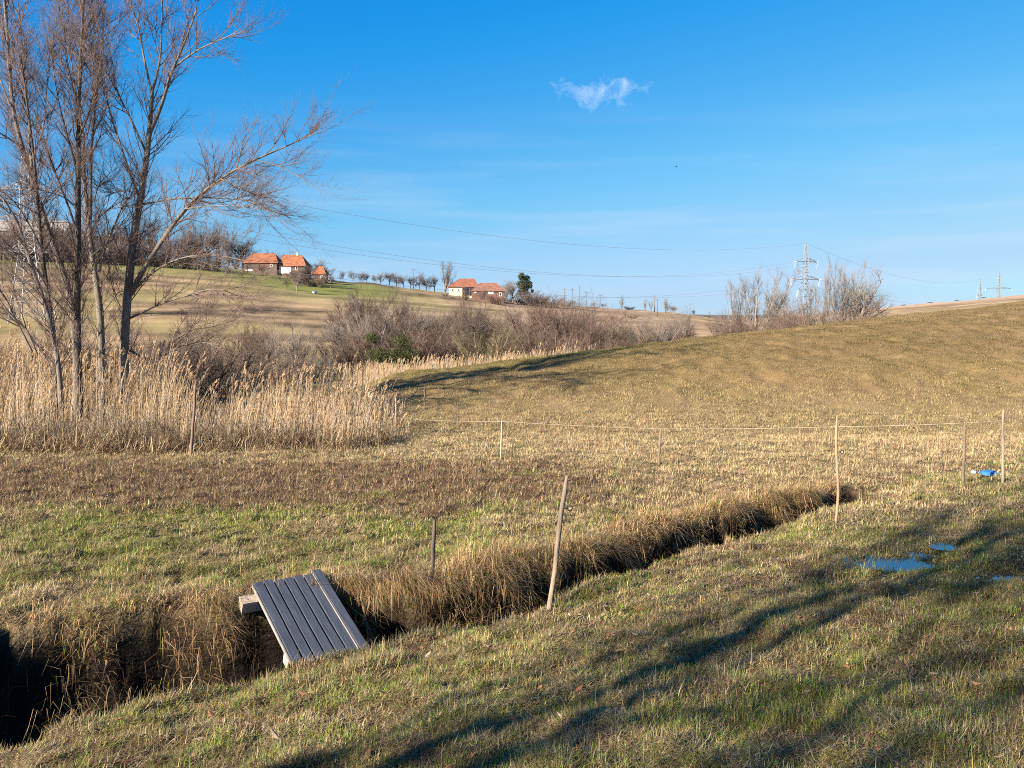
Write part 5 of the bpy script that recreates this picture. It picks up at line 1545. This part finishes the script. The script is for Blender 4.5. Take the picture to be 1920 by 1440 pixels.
def pylon(label, u, depth, vtop, arms, thick, ang, hb, mat_, group='lattice pylons of the power line', loops=True, name='lattice_pylon'):
    x = (u - 960) / 1500 * depth; zb = float(H(np.array([x]), np.array([depth]))[0]) - .3; top = at_depth(u, vtop, depth)[2]; h = top - zb
    root = empty(name, (x, depth, zb)); tag(root, label, 'pylon', group); root.rotation_euler = (0, 0, ang)
    def half(t): return np.interp(t, [0, .42, .78, 1], [hb, hb * .42, hb * .26, hb * .10])
    g = Geo(); lv = [0, .12, .23, .33, .42, .49, .56, .63, .70, .77, .84, .92, 1.0]
    sg = [(-1, -1), (1, -1), (1, 1), (-1, 1)]
    for a, b in zip(lv[:-1], lv[1:]):
        A, B = half(a), half(b)
        for i in range(4):
            s, s2 = sg[i], sg[(i + 1) % 4]
            g.bar((s[0] * A, s[1] * A, a * h), (s[0] * B, s[1] * B, b * h), thick * (1.25 if a < .45 else 1))
            g.bar((s[0] * A, s[1] * A, a * h), (s2[0] * B, s2[1] * B, b * h), thick * .6)
            g.bar((s2[0] * A, s2[1] * A, a * h), (s[0] * B, s[1] * B, b * h), thick * .6)
            g.bar((s[0] * B, s[1] * B, b * h), (s2[0] * B, s2[1] * B, b * h), thick * .6)
    link('tower_frame', g.mesh('tower_frame'), mat_, root)
    ends = [np.array([0, 0, h])]
    for (t, hw) in arms:
        z = t * h; A = half(t); g = Geo()
        for sx in (-1, 1):
            tip = (sx * hw, 0, z)
            for sy in (-1, 1):
                g.bar((sx * A, sy * A, z), tip, thick * .9); g.bar((sx * A, sy * A, z + .045 * h), tip, thick * .8)
            n = 4
            for j in range(1, n):
                f0, f1 = (j - .5) / n, j / n
                for sy in (-1, 1):
                    p = np.array([sx * A, sy * A, z]) * (1 - f1) + np.array(tip) * f1; q = np.array([sx * A, sy * A, z + .045 * h]) * (1 - f0) + np.array(tip) * f0
                    g.bar(p, q, thick * .5)
        g.bar((-hw, 0, z), (hw, 0, z), thick * .6)
        arm = link('cross_arm', g.mesh('cross_arm'), mat_, root)
        for sx in (-1, 1):
            tip = np.array([sx * hw, 0, z]); g = Geo()
            ln = .055 * h
            if loops:
                for sd in (-1, 1): g.bar(tip, tip + np.array([0, sd * ln * .9, -.25]), thick * 1.3)
                ring = np.array([[tip[0] + .35 * math.sin(a) * .9, sdv, tip[2] - ln * .8 + ln * .8 * math.cos(a)] for a, sdv in zip(np.linspace(0, 2 * math.pi, 15), ln * .5 * np.sin(np.linspace(0, 2 * math.pi, 15)))])
                V, F = tubes(ring[None], np.full((1, 15), thick * .6), 4); g.add(V, F)
            else:
                g.bar(tip, tip + np.array([0, 0, -ln]), thick * 1.2)
            link('insulator', g.mesh('insulator'), GLASS, arm)
            ends.append(tip + np.array([0, 0, -.05 if loops else -ln]))
    ca, sa = math.cos(ang), math.sin(ang); Rm = np.array([[ca, -sa, 0], [sa, ca, 0], [0, 0, 1]])
    return [Rm @ e + np.array([x, depth, zb]) for e in ends]


line_ang = math.radians(22)
E1 = pylon('large silver lattice pylon behind the bare trees at the left', 65, 125, 278, [(.41, 3.2), (.585, 5.6), (.765, 3.6)], .07, math.radians(12), 2.6, STEEL)
E2 = pylon('lattice pylon between the two clumps of bare trees on the right', 1506, 300, 456, [(.40, 3.4), (.545, 6.0), (.77, 4.7)], .10, math.radians(15), 2.6, STEEL_FAR)
E3 = pylon('wide armed pylon on the hill at far right', 1867, 640, 512, [(.62, 10.5)], .13, 0, 3.0, STEEL_FAR, loops=False)
pylon('slim dark pylon just left of the wide armed pylon', 1832, 700, 523, [(.55, 2.6), (.72, 2.2)], .13, 0, 2.2, STEEL_FAR, loops=False)


def cable(label, a, b, sag, r):
    t = np.linspace(0, 1, 40); P = a + t[:, None] * (b - a); P[:, 2] -= 4 * sag * t * (1 - t)
    g = Geo(); V, F = tubes((P - a)[None], np.full((1, 40), r), 4); g.add(V, F)
    tag(link('power_cable', g.mesh('power_cable'), WIRE, loc=a), label, 'cable', 'cables of the power line')


# order of the ends: top, then per arm left and right
cable('topmost cable between the left pylon and the pylon on the right', E1[0], E2[0], 7.6, .034)
for (i, lab) in ((1, 'lowest cable on the near side of the line'), (2, 'lowest cable on the far side of the line'), (3, 'middle cable on the near side of the line'), (4, 'middle cable on the far side of the line'),
                 (5, 'upper arm cable on the near side of the line'), (6, 'upper arm cable on the far side of the line')):
    if i in (3, 4, 5, 6): cable(lab + ', left pylon to right pylon', E1[i], E2[i], 9.0, .030)
for i, j, lab in ((0, 0, 'top cable from the right pylon on to the far hill'), (4, 2, 'middle cable from the right pylon on to the far hill'), (3, 1, 'lower cable from the right pylon on to the far hill')):
    cable(lab, E2[i], E3[j], 11.0, .04)
    

def poles():
    POLE = mat('grey_pole', (.11, .105, .105), rough=.8)
    data = [(1058, 540, 300), (1072, 540, 262), (1085, 536, 420), (1098, 546, 330), (1124, 552, 340), (1165, 553, 345), (1226, 553, 355), (1231, 560, 300), (1247, 560, 360), (1329, 584, 430), (834, 520, 262), (776, 503, 258), (553, 470, 244)]
    names = ['left of the first tall dark pole', 'tallest dark one right of the farm scrub', 'thin faint one right of the tallest dark pole', 'thick one third right of the farm scrub', 'alone on the bare stretch of skyline', 'beside the pale slim skyline tree',
             'tall one among the grey upright skyline trees', 'short one on the slope below the tall pole', 'right of the grey upright skyline trees', 'small one at the skyline gap', 'by the tall pale tree at the cream walled farmhouse', 'rising from the row of orchard trees', 'thin one behind the white walled house']
    for (u, vt, dep), nm in zip(data, names):
        x = (u - 960) / 1500 * dep; zb = float(H(np.array([x]), np.array([dep]))[0]); h = at_depth(u, vt, dep)[2] - zb
        root = empty('utility_pole', (x, dep, zb)); tag(root, 'utility pole, ' + nm, 'pole', 'utility poles along the skyline')
        g = Geo(); g.bar((0, 0, -.4), (0, 0, h), .17 * dep / 300, .12 * dep / 300, 7); link('pole_shaft', g.mesh('pole_shaft', True), POLE, root)
        g = Geo(); g.box((0, 0, h - .5), (1.5, .14, .14))
        for sx in (-.65, 0, .65): g.bar((sx, 0, h - .43), (sx, 0, h - .2), .06, .04, 6)
        link('cross_arm', g.mesh('cross_arm'), POLE, root)


poles()


# ------------------------------------------------------------------ bird and cloud
def make_bird():
    c = at_depth(1268, 313, 120)
    root = empty('bird', c); tag(root, 'tiny dark bird flying high in front of the blue sky', 'bird')
    m = mat('dark_feathers', (.03, .03, .035), rough=.7)
    K = 9; t = np.linspace(-1, 1, K); P = np.stack([.17 * t, 0 * t, .012 * t], 1); R = .042 * np.sqrt(np.clip(1 - (t * .96) ** 2, .02, 1)); R[-2] *= 1.15
    g = Geo(); V, F = tubes(P[None], R[None], 8); g.add(V, F)
    g.add([(-.16, 0, 0), (-.30, .05, .0), (-.31, 0, .01), (-.30, -.05, 0)], [(0, 1, 2, 3)])
    link('bird_body', g.mesh('bird_body', True), m, root)
    for s in (-1, 1):
        g = Geo(); top = [(.06, s * .02, .02), (.09, s * .20, .09), (.02, s * .42, .06), (-.06, s * .40, .055), (-.05, s * .2, .08), (-.08, s * .02, .015)]
        V = np.array(top + [(x, y, z - .012) for x, y, z in top]); F = [[i, (i + 1) % 6, 6 + (i + 1) % 6, 6 + i] for i in range(6)]
        g.add(V, F); g.L += [np.arange(6) + g.n - 12, np.arange(6)[::-1] + g.n - 6]; g.T += [np.array([6]), np.array([6])]
        link('wing', g.mesh('wing'), m, root)


make_bird()


def make_cloud():
    c = at_depth(1122, 172, 1500.0)
    n, k = 28, 16; u, v = np.meshgrid(np.arange(n) / n * 2 * math.pi, np.linspace(.02, math.pi - .02, k))
    V = np.stack([np.cos(u) * np.sin(v), np.sin(u) * np.sin(v), np.cos(v)], -1).reshape(-1, 3) * np.array([118, 40, 42])
    F = [[j * n + i, (j + 1) * n + i, (j + 1) * n + (i + 1) % n, j * n + (i + 1) % n] for j in range(k - 1) for i in range(n)]
    g = Geo(); g.add(V, F); me = g.mesh('cloud')
    m = bpy.data.materials.new('cloud_vapour'); m.use_nodes = True; N, Lk = m.node_tree.nodes, m.node_tree.links; N.clear()
    out = N.new('ShaderNodeOutputMaterial'); pv = N.new('ShaderNodeVolumePrincipled'); tc = N.new('ShaderNodeTexCoord')
    pv.inputs['Color'].default_value = (.93, .93, 1, 1); pv.inputs['Anisotropy'].default_value = 0.0
    nz = N.new('ShaderNodeTexNoise'); nz.inputs['Scale'].default_value = .034; nz.inputs['Detail'].default_value = 4; nz.inputs['Roughness'].default_value = .5; nz.inputs['Distortion'].default_value = .9
    sc = N.new('ShaderNodeVectorMath'); sc.operation = 'DIVIDE'; sc.inputs[1].default_value = (118, 40, 42)
    ln = N.new('ShaderNodeVectorMath'); ln.operation = 'LENGTH'
    Lk.new(tc.outputs['Object'], nz.inputs['Vector']); Lk.new(tc.outputs['Object'], sc.inputs[0]); Lk.new(sc.outputs[0], ln.inputs[0])
    m1 = N.new('ShaderNodeMath'); m1.operation = 'MULTIPLY_ADD'; m1.inputs[1].default_value = -.34; Lk.new(ln.outputs['Value'], m1.inputs[0]); Lk.new(nz.outputs[0], m1.inputs[2])
    m2 = N.new('ShaderNodeMath'); m2.operation = 'SUBTRACT'; m2.inputs[1].default_value = .335; m2.use_clamp = True; Lk.new(m1.outputs[0], m2.inputs[0])
    m3 = N.new('ShaderNodeMath'); m3.operation = 'MULTIPLY'; m3.inputs[1].default_value = .045; Lk.new(m2.outputs[0], m3.inputs[0])
    Lk.new(m3.outputs[0], pv.inputs['Density']); Lk.new(pv.outputs[0], out.inputs['Volume'])
    o = link('cloud', me, m, loc=c)
    tag(o, 'single small wispy white cloud high in the blue sky', 'cloud')


make_cloud()


# ------------------------------------------------------------------ trees beside and behind the photographer, whose shadows fall on the near bank
def shade_tree(x, y, h, lean, label, seed, forks, r0=.16, dens=1.0):
    global rng
    keep = rng; rng = np.random.default_rng(seed)
    zb = float(H(np.array([x]), np.array([y]))[0]); root = empty('shade_tree', (x, y, zb)); tag(root, label, 'tree', 'bare trees behind the viewer')
    limbs = []
    for (dx, dy, l0, l1, r) in forks:
        t = np.linspace(0, 1, 14); P = np.stack([dx * t ** 1.2 + .02 * np.sin(6 * t + seed), dy * t ** 1.2 + .02 * np.cos(5 * t), h * (l0 + (l1 - l0) * t)], 1)
        if l0 > 0: P[:, :2] += forks[0][0] * l0 * .6, forks[0][1] * l0 * .6
        P[0, 2] -= .15 if l0 == 0 else 0
        limbs.append((P, np.linspace(r, r * .3, 14)))
    link('trunk', limb_mesh('trunk', limbs, 8), M_BARK, root)
    P0 = np.stack([p for p, r in limbs]); R0 = np.stack([r for p, r in limbs])
    P1, R1 = spawn(P0, R0, int(12 * dens), .3, 1, .75, lambda L, t: .24 * h + 0 * t, .4, 8, .035, .10)
    P2, R2 = spawn(P1, R1, 7, .15, 1, .6, lambda L, t: .10 * h + 0 * t, .3, 5, .015, .12)
    P3, R3 = spawn(P2, R2, 5, .15, 1, .6, lambda L, t: .045 * h + 0 * t, .3, 4, .007, .12)
    g = Geo()
    for P, R, s in ((P1, R1, 5), (P2, R2, 4), (P3, R3, 3)):
        V, F = tubes(P, R, s); g.add(V, F)
    link('twigs', g.mesh('twigs'), M_TWIG, root)
    rng = keep


A = np.array([-.13, 4.1]); B = np.array([-.16, 3.60])
pa = A - LIGHT * 13.5; pb = B - LIGHT * 14.5
shade_tree(pa[0], pa[1], 13, 0, 'bare tree behind the viewer casting the upper shadow streak', 3, [(.05, .05, 0, 1, .105), (1.2, -.6, .62, .95, .04), (-1.0, .8, .66, .95, .04)])
shade_tree(pb[0], pb[1], 13, 0, 'bare tree behind the viewer casting the lower shadow streak', 5, [(.05, .0, 0, 1, .10), (.8, -1.2, .62, .95, .04), (-.9, .2, .66, .95, .04)])
pc = np.array([3.5, 5.4]) - LIGHT * 20.0
shade_tree(pc[0], pc[1], 14, 0, 'bushy bare tree behind the viewer dappling the right edge of the bank', 8, [(.0, .0, 0, .95, .05), (1.6, -.9, .35, .9, .05), (-1.3, .9, .4, .9, .05), (.6, 1.2, .4, .95, .04), (-.4, -1.4, .4, .95, .03)], dens=1.25)
pd = np.array([-1.75, 6.2]) - LIGHT * 12.5
shade_tree(pd[0], pd[1], 7.5, 0, 'small bare tree beside the viewer with twigs that shade the plank panel', 11, [(.1, .1, 0, .9, .05), (.7, -.5, .4, .95, .03)], dens=.6)
pe = np.array([-.9, 4.0]) - LIGHT * 12.0
shade_tree(pe[0], pe[1], 9, 0, 'slim bare tree beside the viewer shading the lower edge of the bank', 14, [(.05, .0, 0, .95, .06), (.8, -.5, .5, .95, .03), (-.6, .6, .5, .95, .03)], dens=1.0)
